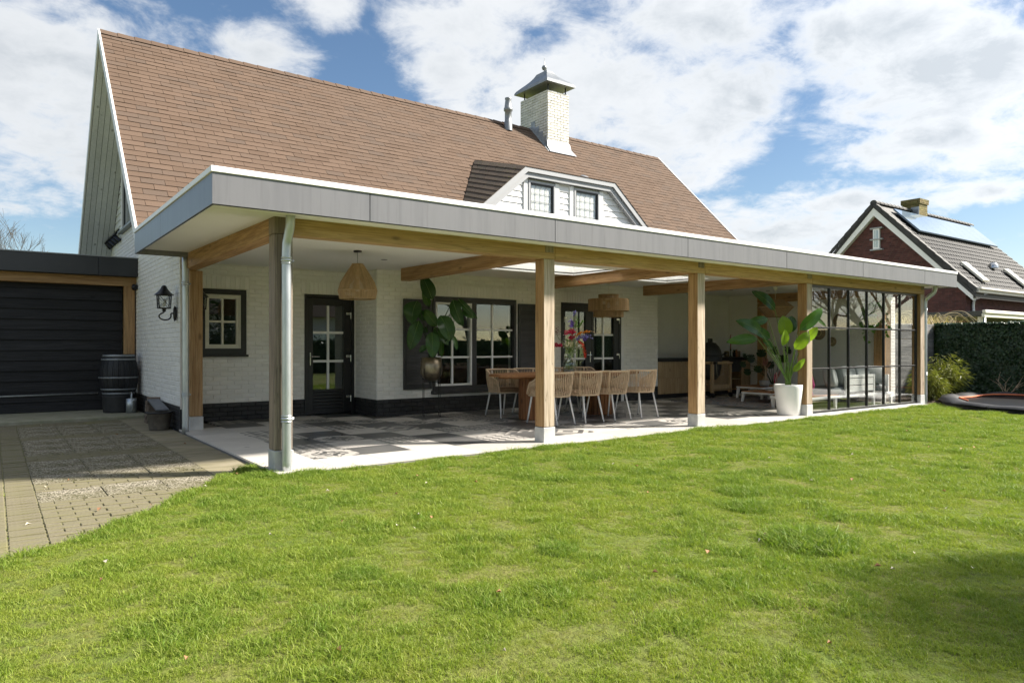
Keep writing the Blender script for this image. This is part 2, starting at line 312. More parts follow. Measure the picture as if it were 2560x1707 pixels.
# ------------------------------------------------------------------ mesh helpers
OFF = {}
class MB:
    def __init__(s): s.v = []; s.f = []; s.t = []; s.mi = []; s.tv = 0.0; s.m = 0
    def add(s, vs, fs, mi=None):
        o = len(s.v); s.v += [tuple(p) for p in vs]
        for k, f in enumerate(fs):
            s.f.append(tuple(i + o for i in f)); s.t.append(s.tv); s.mi.append(s.m if mi is None else (mi if isinstance(mi, int) else mi[k]))
        return s
    def box(s, x0, x1, y0, y1, z0, z1, mi=None):
        return s.add([(x0, y0, z0), (x1, y0, z0), (x1, y1, z0), (x0, y1, z0), (x0, y0, z1), (x1, y0, z1), (x1, y1, z1), (x0, y1, z1)],
                     [(0, 3, 2, 1), (4, 5, 6, 7), (0, 1, 5, 4), (1, 2, 6, 5), (2, 3, 7, 6), (3, 0, 4, 7)], mi)
    def cbox(s, x0, x1, y0, y1, z0, z1, c=.006, mat=None, jit=0.0):   # box with chamfered edges; mi order by main faces -x +x -y +y -z +z
        P = []; ix = {}
        X, Yy, Z = (x0, x1), (y0, y1), (z0, z1)
        for i in (0, 1):
            for j in (0, 1):
                for k in (0, 1):
                    for a in range(3):
                        p = [X[i], Yy[j], Z[k]]
                        for b in range(3):
                            if b != a: p[b] += c * (1 if (i, j, k)[b] == 0 else -1)
                        if jit: p = [q + random.uniform(-jit, jit) for q in p]
                        ix[i, j, k, a] = len(P); P.append(p)
        F = []; mm = []
        def q(l, m): F.append(tuple(ix[t] for t in l)); mm.append(m)
        q([(0, 0, 0, 0), (0, 0, 1, 0), (0, 1, 1, 0), (0, 1, 0, 0)], 0); q([(1, 0, 0, 0), (1, 1, 0, 0), (1, 1, 1, 0), (1, 0, 1, 0)], 1)
        q([(0, 0, 0, 1), (1, 0, 0, 1), (1, 0, 1, 1), (0, 0, 1, 1)], 2); q([(0, 1, 0, 1), (0, 1, 1, 1), (1, 1, 1, 1), (1, 1, 0, 1)], 3)
        q([(0, 0, 0, 2), (0, 1, 0, 2), (1, 1, 0, 2), (1, 0, 0, 2)], 4); q([(0, 0, 1, 2), (1, 0, 1, 2), (1, 1, 1, 2), (0, 1, 1, 2)], 5)
        for j in (0, 1):
            for k in (0, 1): q([(0, j, k, 1), (1, j, k, 1), (1, j, k, 2), (0, j, k, 2)], 2 + j)
        for i in (0, 1):
            for k in (0, 1): q([(i, 0, k, 0), (i, 1, k, 0), (i, 1, k, 2), (i, 0, k, 2)], i)
        for i in (0, 1):
            for j in (0, 1): q([(i, j, 0, 0), (i, j, 1, 0), (i, j, 1, 1), (i, j, 0, 1)], i)
        for i in (0, 1):
            for j in (0, 1):
                for k in (0, 1): q([(i, j, k, 0), (i, j, k, 1), (i, j, k, 2)], i)
        return s.add(P, F, [mat[m] for m in mm] if mat else None)
    def prism(s, poly, a, b, axis):                # poly in the other two axes (in xyz order), extruded from a to b
        n = len(poly); mk = lambda p, d: {0: (d, p[0], p[1]), 1: (p[0], d, p[1]), 2: (p[0], p[1], d)}[axis]
        return s.add([mk(p, a) for p in poly] + [mk(p, b) for p in poly], [tuple(range(n))[::-1], tuple(range(n, 2 * n))] + [(i, (i + 1) % n, n + (i + 1) % n, n + i) for i in range(n)])
    def hexa(s, bot, top): return s.add(list(bot) + list(top), [(0, 3, 2, 1), (4, 5, 6, 7), (0, 1, 5, 4), (1, 2, 6, 5), (2, 3, 7, 6), (3, 0, 4, 7)])
    def tube(s, pts, r, n=8, cap=True, sq=1.0):
        pts = [Vector(p) for p in pts]; rs = r if isinstance(r, (list, tuple)) else [r] * len(pts); vs = []; prev = None
        for i, p in enumerate(pts):
            d = (pts[min(i + 1, len(pts) - 1)] - pts[max(i - 1, 0)])
            if d.length < 1e-9: d = Vector((0, 0, 1))
            d.normalize()
            if prev is None: u = d.orthogonal().normalized()
            else:
                u = prev - d * prev.dot(d); u = u.normalized() if u.length > 1e-6 else d.orthogonal().normalized()
            prev = u; w = d.cross(u)
            for k in range(n):
                a = 2 * math.pi * k / n; vs.append(p + (u * math.cos(a) + w * math.sin(a) * sq) * rs[i])
        fs = [(i * n + k, i * n + (k + 1) % n, (i + 1) * n + (k + 1) % n, (i + 1) * n + k) for i in range(len(pts) - 1) for k in range(n)]
        if cap: fs += [tuple(range(n))[::-1], tuple((len(pts) - 1) * n + k for k in range(n))]
        return s.add(vs, fs)
    def lathe(s, prof, c=(0, 0, 0), n=24, axis=2, arc=None):
        vs = []; m = len(prof)
        for k in range(n):
            a = 2 * math.pi * k / n
            for r, z in prof:
                p = (r * math.cos(a), r * math.sin(a), z); p = {2: p, 0: (p[2], p[0], p[1]), 1: (p[0], p[2], p[1])}[axis]
                vs.append((c[0] + p[0], c[1] + p[1], c[2] + p[2]))
        fs = [(k * m + i, ((k + 1) % n) * m + i, ((k + 1) % n) * m + i + 1, k * m + i + 1) for k in range(n) for i in range(m - 1)]
        return s.add(vs, fs)
    def xf(s, M, start=0):
        for i in range(start, len(s.v)): s.v[i] = tuple(M @ Vector(s.v[i]))
        return s
    def mesh(s, name, mats, off=(0, 0, 0), smooth=False):
        me = bpy.data.meshes.new(name); o = off
        me.from_pydata([(p[0] - o[0], p[1] - o[1], p[2] - o[2]) for p in s.v], [], s.f)
        for m in (mats if isinstance(mats, (list, tuple)) else [mats]): me.materials.append(MATS[m])
        if any(s.mi): me.polygons.foreach_set('material_index', s.mi)
        if any(s.t): a = me.attributes.new('tint', 'FLOAT', 'FACE'); a.data.foreach_set('value', s.t)
        if smooth: me.polygons.foreach_set('use_smooth', [True] * len(s.f))
        me.update(); return me
    def build(s, name, mats, parent=None, smooth=False, kind=None):
        off = OFF.get(parent.name, (0, 0, 0)) if parent else (0, 0, 0)
        o = bpy.data.objects.new(name, s.mesh(name, mats, off, smooth)); COL.objects.link(o)
        if parent: o.parent = parent; OFF[o.name] = off
        if kind: o['kind'] = kind
        return o

def tag(o, label=None, cat=None, group=None, kind=None):
    if label: o['label'] = label
    if cat: o['category'] = cat
    if group: o['group'] = group
    if kind: o['kind'] = kind
    return o
def thing(name, label, cat, loc=(0, 0, 0), group=None):
    o = bpy.data.objects.new(name, None); o.empty_display_size = .1; COL.objects.link(o); o.location = loc; OFF[o.name] = tuple(loc)
    return tag(o, label, cat, group)
def inst(name, me, parent, loc, rot=(0, 0, 0), scale=(1, 1, 1)):
    o = bpy.data.objects.new(name, me); COL.objects.link(o); off = OFF.get(parent.name, (0, 0, 0)) if parent else (0, 0, 0)
    if parent: o.parent = parent
    o.location = (loc[0] - off[0], loc[1] - off[1], loc[2] - off[2]); o.rotation_euler = rot; o.scale = scale; return o
def copy_tree(o, parent=None):
    c = o.copy(); COL.objects.link(c); c.parent = parent
    for ch in list(o.children): copy_tree(ch, c)
    return c
def cam_w(x, y): return (x - CAMP[0]) * math.sin(YAW) + (y - CAMP[1]) * math.cos(YAW)
def in_view(p, m=.03):
    w = cam_w(p[0], p[1])
    if w < .3: return False
    u = (p[0] - CAMP[0]) * math.cos(YAW) - (p[1] - CAMP[1]) * math.sin(YAW)
    px = 1280 + FPX * u / w; py = HZ - FPX * (p[2] - 1.2) / w
    return -m * 2560 < px < 2560 * (1 + m) and -m * 1707 < py < 1707 * (1 + m)
def catmull(pts, n=8):
    P = [Vector(p) for p in pts]; out = []
    for i in range(len(P) - 1):
        a, b, c, d = P[max(i - 1, 0)], P[i], P[i + 1], P[min(i + 2, len(P) - 1)]
        for k in range(n):
            t = k / n; out.append(.5 * ((2 * b) + (c - a) * t + (2 * a - 5 * b + 4 * c - d) * t * t + (3 * b - a - 3 * c + d) * t ** 3))
    out.append(P[-1]); return out

# ------------------------------------------------------------------ ground, lawn, paving, terrace
GZ = -0.035
g = MB(); g.add([(-900, -900, -.32), (900, -900, -.32), (900, 900, -.32), (-900, 900, -.32)], [(0, 1, 2, 3)]); tag(g.build('ground', 'lawn_soil'), kind='structure')
EDGE = [(-4.6, -3.4), (-3.2, -2.62), (-2.159, -1.882), (-1.87, -1.657), (-1.527, -1.346), (-1.205, -1.014), (-.955, -.66), (-.742, -.363), (-.52, -.05), (-.40, .18), (-.22, .34), (-.02, .50)]
edge = [(p.x, p.y) for p in catmull([(a, b, 0) for a, b in EDGE], 4)]
def edge_y(x):                                   # the lawn lies below this curve
    if x <= edge[0][0]: return edge[0][1] + (x - edge[0][0]) * .75
    for (a, b), (c, d) in zip(edge, edge[1:]):
        if a <= x <= c: return b + (d - b) * (x - a) / (c - a + 1e-9)
    return -.13 if x < 13.7 else min(.45, -.13 + (x - 13.7) * .9)
def lawn_h(x, y):
    return GZ + .012 * mnoise.noise(Vector((x * .9, y * .9, 1))) + .006 * mnoise.noise(Vector((x * 3.1, y * 3.1, 5)))
lw = MB(); xs = list(np.linspace(-9, -2.3, 14)) + list(np.linspace(-2.2, .0, 34)) + list(np.linspace(.2, 20, 60)); ts = np.linspace(0, 1, 46) ** 1.6
for x in xs:
    ye = edge_y(x) + .02
    for t in ts: y = ye + (-14 - ye) * t; lw.v.append((x, y, lawn_h(x, y)))
n = len(ts)
for i in range(len(xs) - 1):
    for j in range(n - 1): lw.f.append((i * n + j, (i + 1) * n + j, (i + 1) * n + j + 1, i * n + j + 1)); lw.t.append(0); lw.mi.append(0)
lawn = tag(lw.build('lawn', 'lawn_soil', smooth=True), kind='structure')
bed = MB(); bp = []
for i in range(26):
    for j in range(14):
        x, y = 13.62 + i * .18, -.2 + j * .16; bp.append((x, y, -.03 + .03 * mnoise.noise(Vector((x * 4, y * 4, 0))) + (.03 if x > 14.5 else 0)))
bed.add(bp, [(i * 14 + j, (i + 1) * 14 + j, (i + 1) * 14 + j + 1, i * 14 + j + 1) for i in range(25) for j in range(13)])
tag(bed.build('garden_bed', 'bed_soil', smooth=True), kind='structure')

# paving left of the house: washed aggregate slabs with rows of concrete pavers between them
def below_lawn(x, y): return x < -.0 and y < edge_y(x) + .015
pv = MB(); pv.box(-12, -.02, -6, 6.78, -.20, -.0425); paving = tag(pv.build('paving', 'joint_moss'), kind='structure')
slab_me = {}
def piece(name, x0, x1, y0, y1, mat, gap=.006, dz=0.0):
    cx_, cy_ = (x0 + x1) / 2, (y0 + y1) / 2; k = (round(x1 - x0, 3), round(y1 - y0, 3), mat, random.randrange(3))
    if k not in slab_me:
        m = MB(); hx, hy = (x1 - x0) / 2 - gap * .45, (y1 - y0) / 2 - gap * (1.5 if mat == 'mossy_paver' else 1); m.cbox(-hx, hx, -hy, hy, -.05, 0, .004, jit=.002); slab_me[k] = m.mesh(name, mat)
    return inst(name, slab_me[k], paving, (cx_, cy_, GZ + dz + random.uniform(-.003, .004)), (random.uniform(-.006, .006), random.uniform(-.006, .006), random.uniform(-.008, .008)))
SX = [-1.905, -1.425, -.95, -.475]
rows_slab = [(4.72, 5.20), (5.20, 5.68), (5.68, 6.16), (2.74, 3.28), (3.28, 3.82), (3.82, 4.36), (.76, 1.26), (1.26, 1.76), (1.76, 2.26), (-.15, .35)]
for y0, y1 in rows_slab:
    for a, b in zip(SX, SX[1:]): piece('aggregate_slab', a, b, y0, y1, 'aggregate_slab')
prest = MB()
def pavers(x0, x1, y0, y1, lx, ly, off=0.0):
    nx = max(1, round((x1 - x0) / lx)); ny = max(1, round((y1 - y0) / ly)); dx, dy = (x1 - x0) / nx, (y1 - y0) / ny
    for j in range(ny):
        for i in range(-1, nx + 1):
            a = x0 + (i + (off if j % 2 else 0)) * dx; b = a + dx; a = max(a, x0); b = min(b, x1)
            if b - a < .03: continue
            yc = y0 + (j + .5) * dy; xc = (a + b) / 2
            if below_lawn(xc, yc + .03): continue
            if in_view((xc, yc, GZ), 0) and yc < 5: piece('paver', a, b, y0 + j * dy, y0 + (j + 1) * dy, 'mossy_paver', .007)
            else: prest.tv = random.random(); prest.cbox(a + .005, b - .005, y0 + j * dy + .005, y0 + (j + 1) * dy - .005, -.09, GZ + random.uniform(-.004, .004), .005)
for y0, y1 in ((4.36, 4.72), (2.26, 2.74), (.35, .76), (6.16, 6.72)): pavers(-1.905, -.475, y0, y1, .205, .105 if y1 - y0 < .5 else .105, .5)
pavers(-2.115, -1.905, -1.9, 6.7, .21, .105); pavers(-1.905, -.475, -1.6, -.15, .205, .104, .5); pavers(-.475, -.06, -.6, .16, .205, .104, .5)
pavers(-4.2, -2.115, -3.2, 6.7, .21, .105, .5)
prest.build('paver_rows', 'mossy_paver', paving, kind='stuff')
y = .16
while y < 6.7:
    y1 = min(y + .49, 6.72); piece('strip_slab', -.475, -.03, y, y1, 'plank_paving', .004); y = y1
st = MB(); st.cbox(-12, -.02, 6.72, 8.3, -.2, .02, .012, jit=.003); tag(st.build('concrete_step', 'mossy_concrete'), kind='structure')

# terrace with large printed and plain tiles, each one its own piece
TX0, TY0, TP = -.02, -.145, .585
te = MB(); te.box(TX0 + .004, 13.7, TY0 + .004, 4.235, -.2, -.022); te.box(.06, 13.7, 4.235, 5.1, -.2, -.022); terrace = tag(te.build('terrace', 'grout'), kind='structure')
TM = {}
for k in ('light', 'dark', 'checker', 'squares', 'lozenge', 'triangles', 'floral'):
    m = MB(); h = TP / 2 - .0016; m.cbox(-h, h, -h, h, -.02, 0, .0012); TM[k] = m.mesh('tile', 'tile_' + k)
FIX = {1: '.FDLDCDRLCDFLDRDL', 2: '.SLSDLTDFDLLDFFLD', 3: '.DFDLCCDLSDTLDCLD', 4: '.SDLRDLFDLCDSLDTL', 5: '.TLCDFFCLDRLDFLDC', 6: '.LSDFLDCDTLSDLRDL', 7: '.DLFLDSLDCLDTFDLD', 8: '.TDLDLCDLFDLSDLCL'}
KEY = dict(L='light', D='dark', F='floral', C='checker', S='squares', R='lozenge', T='triangles')
for r in range(9):
    for c in range(24):
        x, y = TX0 + TP * (c + .5), TY0 + TP * (r + .5)
        if x > 13.55 or (y > 4.25 and 3.05 < x < 10.1): continue
        if c == 0 and r >= 7:
            if r == 7: mm = MB(); mm.cbox(TX0, TX0 + TP - .003, TY0 + TP * 7 + .0016, 4.23, -.02, 0, .0012); mm.build('tile', 'tile_light', terrace)
            continue
        if r == 0 or c == 0: k = 'light'
        elif c < 17: k = KEY[FIX[r][c]]
        else: k = random.choice(('light', 'dark', 'floral', 'checker', 'squares', 'light', 'dark'))
        inst('tile', TM[k], terrace, (x, y, random.uniform(-.0006, .0006)), (random.uniform(-.0006, .0006), random.uniform(-.0006, .0006), random.choice((0, 1, 2, 3)) * math.pi / 2))
# ------------------------------------------------------------------ the house
HOUSE = thing('house', 'white painted brick house with steep brown shingle roof, dormer and white chimney', 'house', (7, 8, 0))
def project(p):
    w = cam_w(p[0], p[1]); u = (p[0] - CAMP[0]) * math.cos(YAW) - (p[1] - CAMP[1]) * math.sin(YAW)
    return 1280 + FPX * u / w, HZ - FPX * (p[2] - 1.2) / w, w
BH, BL, BJ = .0715, .2215, .0105
BVAR = {}
def brick_mesh(mat, seed, w=BL - BJ, h=BH - BJ):
    k = (mat, seed)
    if k not in BVAR:
        rn = random.Random(seed); m = MB(); j = lambda a: rn.uniform(-a, a); c = .005; d = .007
        a, b = w / 2, h / 2
        vs = [(-a, 0, -b), (a, 0, -b), (a, 0, b), (-a, 0, b)] + [(x + j(.003), d + j(.0025), z + j(.002)) for x, z in ((-a + c, -b + c), (a - c, -b + c), (a - c, b - c), (-a + c, b - c))]
        m.add(vs, [(4, 5, 6, 7), (0, 1, 5, 4), (1, 2, 6, 5), (2, 3, 7, 6), (3, 0, 4, 7)]); BVAR[k] = m.mesh('brick', mat)
    return BVAR[k]
BRICKS = []                                       # (distance, parent, material, frame matrix, rect or None for full bricks)
class Plane:
    def __init__(s, O, U, N): s.O, s.U, s.N = Vector(O), Vector(U), Vector(N); s.M = Matrix((( *[0] * 4,), (*[0] * 4,), (*[0] * 4,), (0, 0, 0, 1)))
    def frame(s, u, z, n=0.0):
        p = s.O + s.U * u + s.N * n + Vector((0, 0, z)); Z = Vector((0, 0, 1))
        return Matrix(((s.U.x, s.N.x, Z.x, p.x), (s.U.y, s.N.y, Z.y, p.y), (s.U.z, s.N.z, Z.z, p.z), (0, 0, 0, 1)))
def lay_bricks(pl, parent, L, z0, z1, holes=(), soldiers=(), white='white_brick', black='black_brick', plinth=.286, start=0.0):
    allh = list(holes) + [(a, b, z, z + .215) for a, b, z in soldiers]
    k = 0; z = z0
    while z < z1 - .02:
        zt = min(z + BH, z1); off = start + (0 if k % 2 else -BL / 2) + random.uniform(-.008, .008); u = off
        while u < L:
            segs = [(max(u, 0), min(u + BL, L))]
            for a, b, c, d in allh:
                if c + .008 < z + BH and z < d - .008:
                    ns = []
                    for p, q in segs:
                        if b <= p or a >= q: ns.append((p, q))
                        else:
                            if p < a: ns.append((p, a))
                            if q > b: ns.append((b, q))
                    segs = ns
            for p, q in segs:
                if q - p < .035: continue
                full = q - p > BL - .002 and zt - z > BH - .002
                BRICKS.append((parent, black if z < plinth - .02 else white, pl, ((p + q) / 2, (z + zt) / 2, q - p - BJ, zt - z - BJ), full))
            u += BL
        z = zt; k += 1
    for a, b, zz in soldiers:
        n = max(1, round((b - a) / BH)); w = (b - a) / n
        for i in range(n): BRICKS.append((parent, white, pl, (a + (i + .5) * w, zz + .1075, w - BJ, .205), False))
def core(pl, mb, L, z0, z1, holes, th, n0=0.0):
    us = sorted({0, L, *[v for h in holes for v in h[:2]]}); zs = sorted({z0, z1, *[v for h in holes for v in h[2:]]})
    for a, b in zip(us, us[1:]):
        for c, d in zip(zs, zs[1:]):
            if any(h[0] - 1e-6 <= a and b <= h[1] + 1e-6 and h[2] - 1e-6 <= c and d <= h[3] + 1e-6 for h in holes): continue
            st = len(mb.v); mb.box(a, b, n0 - th, n0, c, d); mb.xf(pl.frame(0, 0), st)
def wall(pl, L, z0, z1, holes=(), soldiers=(), th=.24, zcore=None, plinth=.286, mort='white_mortar', Lc=None):
    Lc = Lc or L
    m = MB(); core(pl, m, Lc, z0, plinth, [(h[0], h[1], h[2], min(h[3], plinth)) for h in holes if h[2] < plinth], th); m.mi = [1] * len(m.f)
    m2 = MB(); core(pl, m2, Lc, plinth, zcore or z1, [(h[0], h[1], max(h[2], plinth), h[3]) for h in holes], th); m.add(m2.v, m2.f, 0)
    w = m.build('wall', [mort, 'black_mortar'], HOUSE); lay_bricks(pl, w, L, z0, z1, holes, soldiers, plinth=plinth); return w
WA = (.444, 1.166, 1.054, 2.12); DA = (2.146, 3.058, 0, 2.105); WB = (4.17, 6.03, .35, 2.10); DB = (7.186, 8.89, 0, 2.10)
pS = Plane((0, 12.1, 0), (0, -1, 0), (-1, 0, 0))
m = MB(); m.box(.0, .2, 4.25, 12.1, -.03, .286, 1); m.prism([(4.25, .286), (12.1, .286), (12.1, 2.95), (11.5, 3.545), (4.86, 3.545), (4.25, 2.94)], 0, .2, 0); wS = m.build('wall', ['white_mortar', 'black_mortar'], HOUSE); lay_bricks(pS, wS, 7.85, -.03, 3.54)
BRICKS[:] = [b for b in BRICKS if b[3][1] < min(12.1 - b[3][0], 3.9 + b[3][0]) - 1.36 + .0]
sh = lambda h, d: (h[0] - d, h[1] - d, h[2], h[3])
pA = Plane((.2, 5.1, 0), (1, 0, 0), (0, -1, 0)); wall(pA, 2.89, 0, 2.52, [sh(WA, .2), sh(DA, .2)], [(WA[0] - .25, WA[1] - .15, 2.12), (DA[0] - .25, DA[1] - .2, 2.105)], zcore=3.9)
pJ = Plane((3.09, 5.1, 0), (0, -1, 0), (-1, 0, 0)); wall(pJ, .88, 0, 2.52, th=.2, zcore=3.0, Lc=.64)
pB = Plane((3.09, 4.22, 0), (1, 0, 0), (0, -1, 0)); wall(pB, 6.99, 0, 2.52, [sh(WB, 3.09), sh(DB, 3.09)], [(WB[0] - 3.14, WB[1] - 3.04, 2.10), (DB[0] - 3.14, DB[1] - 3.04, 2.10)], zcore=3.0)
m = MB(); m.box(9.84, 10.08, 4.47, 5.1, 0, 3.0); m.box(13.75, 14.0, 5.1, 12.1, 0, 3.4); m.box(.01, 14.0, 11.9, 12.1, 0, 3.4); m.box(10.08, 13.75, 4.98, 5.2, 0, 3.9)
m.prism([(4.3, 2.95), (12.0, 2.95), (8.165, 6.75)], 13.8, 14.0, 0); m.build('rear_wall', 'white_mortar', HOUSE)
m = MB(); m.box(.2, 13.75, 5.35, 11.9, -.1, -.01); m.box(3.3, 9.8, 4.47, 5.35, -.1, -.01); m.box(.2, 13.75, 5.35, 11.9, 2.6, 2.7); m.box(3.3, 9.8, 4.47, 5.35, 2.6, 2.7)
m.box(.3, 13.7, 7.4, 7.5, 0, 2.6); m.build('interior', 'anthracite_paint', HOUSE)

def ring(mb, x0, x1, z0, z1, t, ya, yb, tb=None, tt=None):
    tb = t if tb is None else tb; tt = t if tt is None else tt
    mb.cbox(x0, x0 + t, ya, yb, z0, z1, .003); mb.cbox(x1 - t, x1, ya, yb, z0, z1, .003); mb.cbox(x0 + t, x1 - t, ya + .001, yb, z0, z0 + tb, .003); mb.cbox(x0 + t, x1 - t, ya + .001, yb, z1 - tt, z1, .003)
def pane(parent, x0, x1, z0, z1, y): return MB().box(x0, x1, y, y + .006, z0, z1).build('pane', 'glass', parent)
def grid(parent, x0, x1, z0, z1, xv, zh, y, mat='white_paint', t=.028):
    xs = [x0] + [v for v in xv] + [x1]; zs = [z0] + list(zh) + [z1]
    for v in xv: MB().cbox(v - t / 2, v + t / 2, y - .018, y + .022, z0, z1, .004).build('muntin', mat, parent)
    for h in zh: MB().cbox(x0, x1, y - .016, y + .020, h - t / 2, h + t / 2, .004).build('muntin', mat, parent)
    for a, b in zip(xs, xs[1:]):
        for c, d in zip(zs, zs[1:]): pane(parent, a + (t / 2 if a != x0 else 0), b - (t / 2 if b != x1 else 0), c + (t / 2 if c != z0 else 0), d - (t / 2 if d != z1 else 0), y)
# small window beside the corner post
m = MB(); ring(m, *WA, .085, 5.075, 5.20, .11); w1 = m.build('window', 'black_paint', HOUSE)
m = MB(); ring(m, .529, 1.081, 1.165, 2.035, .026, 5.088, 5.19); m.build('frame', 'cream_paint', w1)
m = MB(); ring(m, .555, 1.055, 1.191, 2.009, .04, 5.11, 5.18); m.build('sash', 'cream_paint', w1); grid(w1, .595, 1.015, 1.231, 1.969, [.805], [1.60], 5.15, 'cream_paint', .036)
MB().cbox(.42, 1.19, 5.03, 5.12, 1.03, 1.066, .006).build('sill', 'black_paint', w1)
# garden door
m = MB(); ring(m, DA[0], DA[1], 0.004, DA[3], .05, 5.085, 5.2, .001); d1 = m.build('door', 'black_paint', HOUSE)
m = MB(); x0, x1, z0, z1 = 2.20, 3.004, .02, 2.05; a, b, c, d = 2.302, 2.863, .447, 1.918
m.cbox(x0, a, 5.105, 5.16, z0, z1, .004); m.cbox(b, x1, 5.105, 5.16, z0, z1, .004); m.cbox(a, b, 5.106, 5.16, d, z1, .004); m.cbox(a, b, 5.106, 5.16, .40, c, .004); m.cbox(a, b, 5.106, 5.16, z0, .11, .004); m.build('leaf', 'black_paint', d1)
for i in range(5): MB().cbox(a, b, 5.114, 5.15, .11 + i * .058, .166 + i * .058, .006).build('plank', 'black_paint', d1)
grid(d1, a, b, c, d, [2.58], [1.441, .939], 5.135, 'white_paint', .042)
m = MB(); m.cbox(2.238, 2.262, 5.092, 5.105, .87, 1.09, .004); m.tube([(2.25, 5.095, 1.02), (2.25, 5.045, 1.02), (2.26, 5.035, 1.02), (2.39, 5.035, 1.02)], .009, 8); m.build('handle', 'steel', d1)
def hinge(par, x, z, y=5.085, s=1): m = MB(); m.tube([(x, y - .012, z - .07), (x, y - .012, z + .045)], .011, 8); m.cbox(min(x, x - .085 * s), max(x, x - .085 * s), y - .014, y + .004, z, z + .045, .003); m.build('hinge', 'steel', par)
for z in (.28, 1.0, 1.76): hinge(d1, 2.985, z)
# large window between the shutters
x0, x1, z0, z1 = WB; m = MB(); ring(m, x0, x1, z0 + .06, z1, .052, 4.19, 4.32, .07, .10); m.cbox(5.0, 5.11, 4.196, 4.32, z0 + .13, z1 - .10, .004); w2 = m.build('window', 'anthracite_paint', HOUSE)
m = MB(); ring(m, 4.224, 4.998, .482, 1.996, .034, 4.186, 4.30); m.build('sash', 'white_paint', w2)
grid(w2, 4.258, 4.964, .516, 1.962, [4.60], [1.512, 1.0], 4.25, 'white_paint', .04); grid(w2, 5.11, 5.976, .482, 1.996, [5.50], [1.512, 1.0], 4.26, 'white_paint', .036)
m = MB(); m.cbox(x0 - .03, x1 + .03, 4.14, 4.24, z0 - .01, z0 + .055, .006); m.cbox(x0 - .015, x1 + .015, 4.165, 4.2, z0 + .056, z0 + .075, .004); m.build('sill', 'anthracite_paint', w2)
for a, b in ((3.576, 4.135), (6.07, 6.63)):
    m = MB(); ring(m, a, b, .44, 2.03, .055, 4.165, 4.207, .09, .07); s = m.build('shutter', 'anthracite_paint', HOUSE); n = 28; h = (1.96 - .53) / n
    sm = MB(); st = len(sm.v); sm.cbox(0, b - a - .112, -.004, .004, -h * .56, h * .56, .0015); sm.xf(Matrix.Rotation(R(-22), 4, 'X'), st); me = sm.mesh('slat', 'shutter_paint')
    for i in range(n): inst('slat', me, s, (a + .056, 4.186, .53 + (i + .5) * h))
# french doors
m = MB(); ring(m, DB[0], DB[1], .004, DB[3], .055, 4.20, 4.32, .001, .07); d2 = m.build('door', 'black_paint', HOUSE)
for (x0, x1, a, b, xm, hx, s) in ((7.243, 8.03, 7.30, 7.862, 7.58, 7.25, -1), (8.034, 8.833, 8.10, 8.68, 8.385, 8.825, 1)):
    m = MB(); c, d = .45, 1.92; m.cbox(x0, a, 4.215, 4.27, .02, 2.028, .004); m.cbox(b, x1, 4.215, 4.27, .02, 2.028, .004); m.cbox(a, b, 4.216, 4.27, d, 2.028, .004); m.cbox(a, b, 4.216, 4.27, .02, c, .004)
    lf = m.build('leaf', 'black_paint', d2); grid(d2, a, b, c, d, [xm], [1.444, .942], 4.245, 'white_paint', .042)
    for z in (.28, 1.0, 1.76): hinge(d2, hx, z, 4.2, s)
m = MB(); m.cbox(7.972, 7.996, 4.20, 4.214, .87, 1.09, .004); m.tube([(7.984, 4.205, 1.02), (7.984, 4.155, 1.02), (7.97, 4.145, 1.02), (7.84, 4.145, 1.02)], .009, 8); m.build('handle', 'steel', d2)
m = MB(); m.cbox(8.89, 8.97, 4.19, 4.30, 0.002, 2.10, .004); m.build('door_reveal', 'white_paint', HOUSE)

# roof body
RZ = lambda y: y - 1.13
m = MB(); m.prism([(3.735, 2.58), (8.165, 7.015), (12.63, 2.55), (12.63, 2.36), (8.165, 6.825), (3.92, 2.58)], -.6, 14.45, 0); ROOF = m.build('roof', 'shingle_edge', HOUSE)
for sgn in (-1, 1):                                # white verge boards on the left and right gable
    for xa, xb in ((-.632, -.602), (14.452, 14.482)):
        y = lambda d: 8.165 + sgn * d
        m = MB(); m.prism([(y(0), 7.055), (y(4.42), 2.635), (y(4.42), 2.60 if sgn < 0 else 2.42), (y(4.24), 2.60)] + [(y(0), 6.84)], xa, xb, 0); m.build('verge_board', 'white_paint', ROOF)
m = MB(); bw = .099
for i in range(6):
    m = MB(); x = -.6 + i * .1 + .0005; st = 0; m.prism([(8.165, 6.822), (12.6, 2.387), (12.6, 2.365), (8.165, 6.80)], x + .004, x + bw - .003, 0); m.build('soffit_board', 'soffit_board', HOUSE)
# gable cladding of white boards, window and slate sill
G = MB(); G.prism([(4.92, 3.545), (11.4, 3.545), (8.165, 6.79)], .02, .2, 0); gab = G.build('gable_wall', 'soffit_board', HOUSE)
z = 3.62
while z < 6.6:
    h = .14; hw = 6.78 - z - h
    if hw > .1:
        for a, b in ((8.165 - hw, 6.86), (9.79, 8.165 + hw)) if z < 5.05 else ((8.165 - hw, 8.165 + hw),):
            if b - a > .05:
                m = MB(); m.add([(.018, a, z), (-.012, a, z), (.008, a, z + h), (.018, a, z + h), (.018, b, z), (-.012, b, z), (.008, b, z + h), (.018, b, z + h)], [(0, 1, 2, 3), (4, 7, 6, 5), (0, 4, 5, 1), (1, 5, 6, 2), (2, 6, 7, 3), (3, 7, 4, 0)]); m.build('board', 'white_paint', gab)
    z += h
m = MB()
for a, b in ((6.87, 6.99), (9.65, 9.785)): m.cbox(-.05, .02, a, b, 3.61, 5.10, .004)
m.cbox(-.05, .02, 6.99, 9.65, 4.98, 5.10, .004); w = m.build('window', 'white_paint', HOUSE)
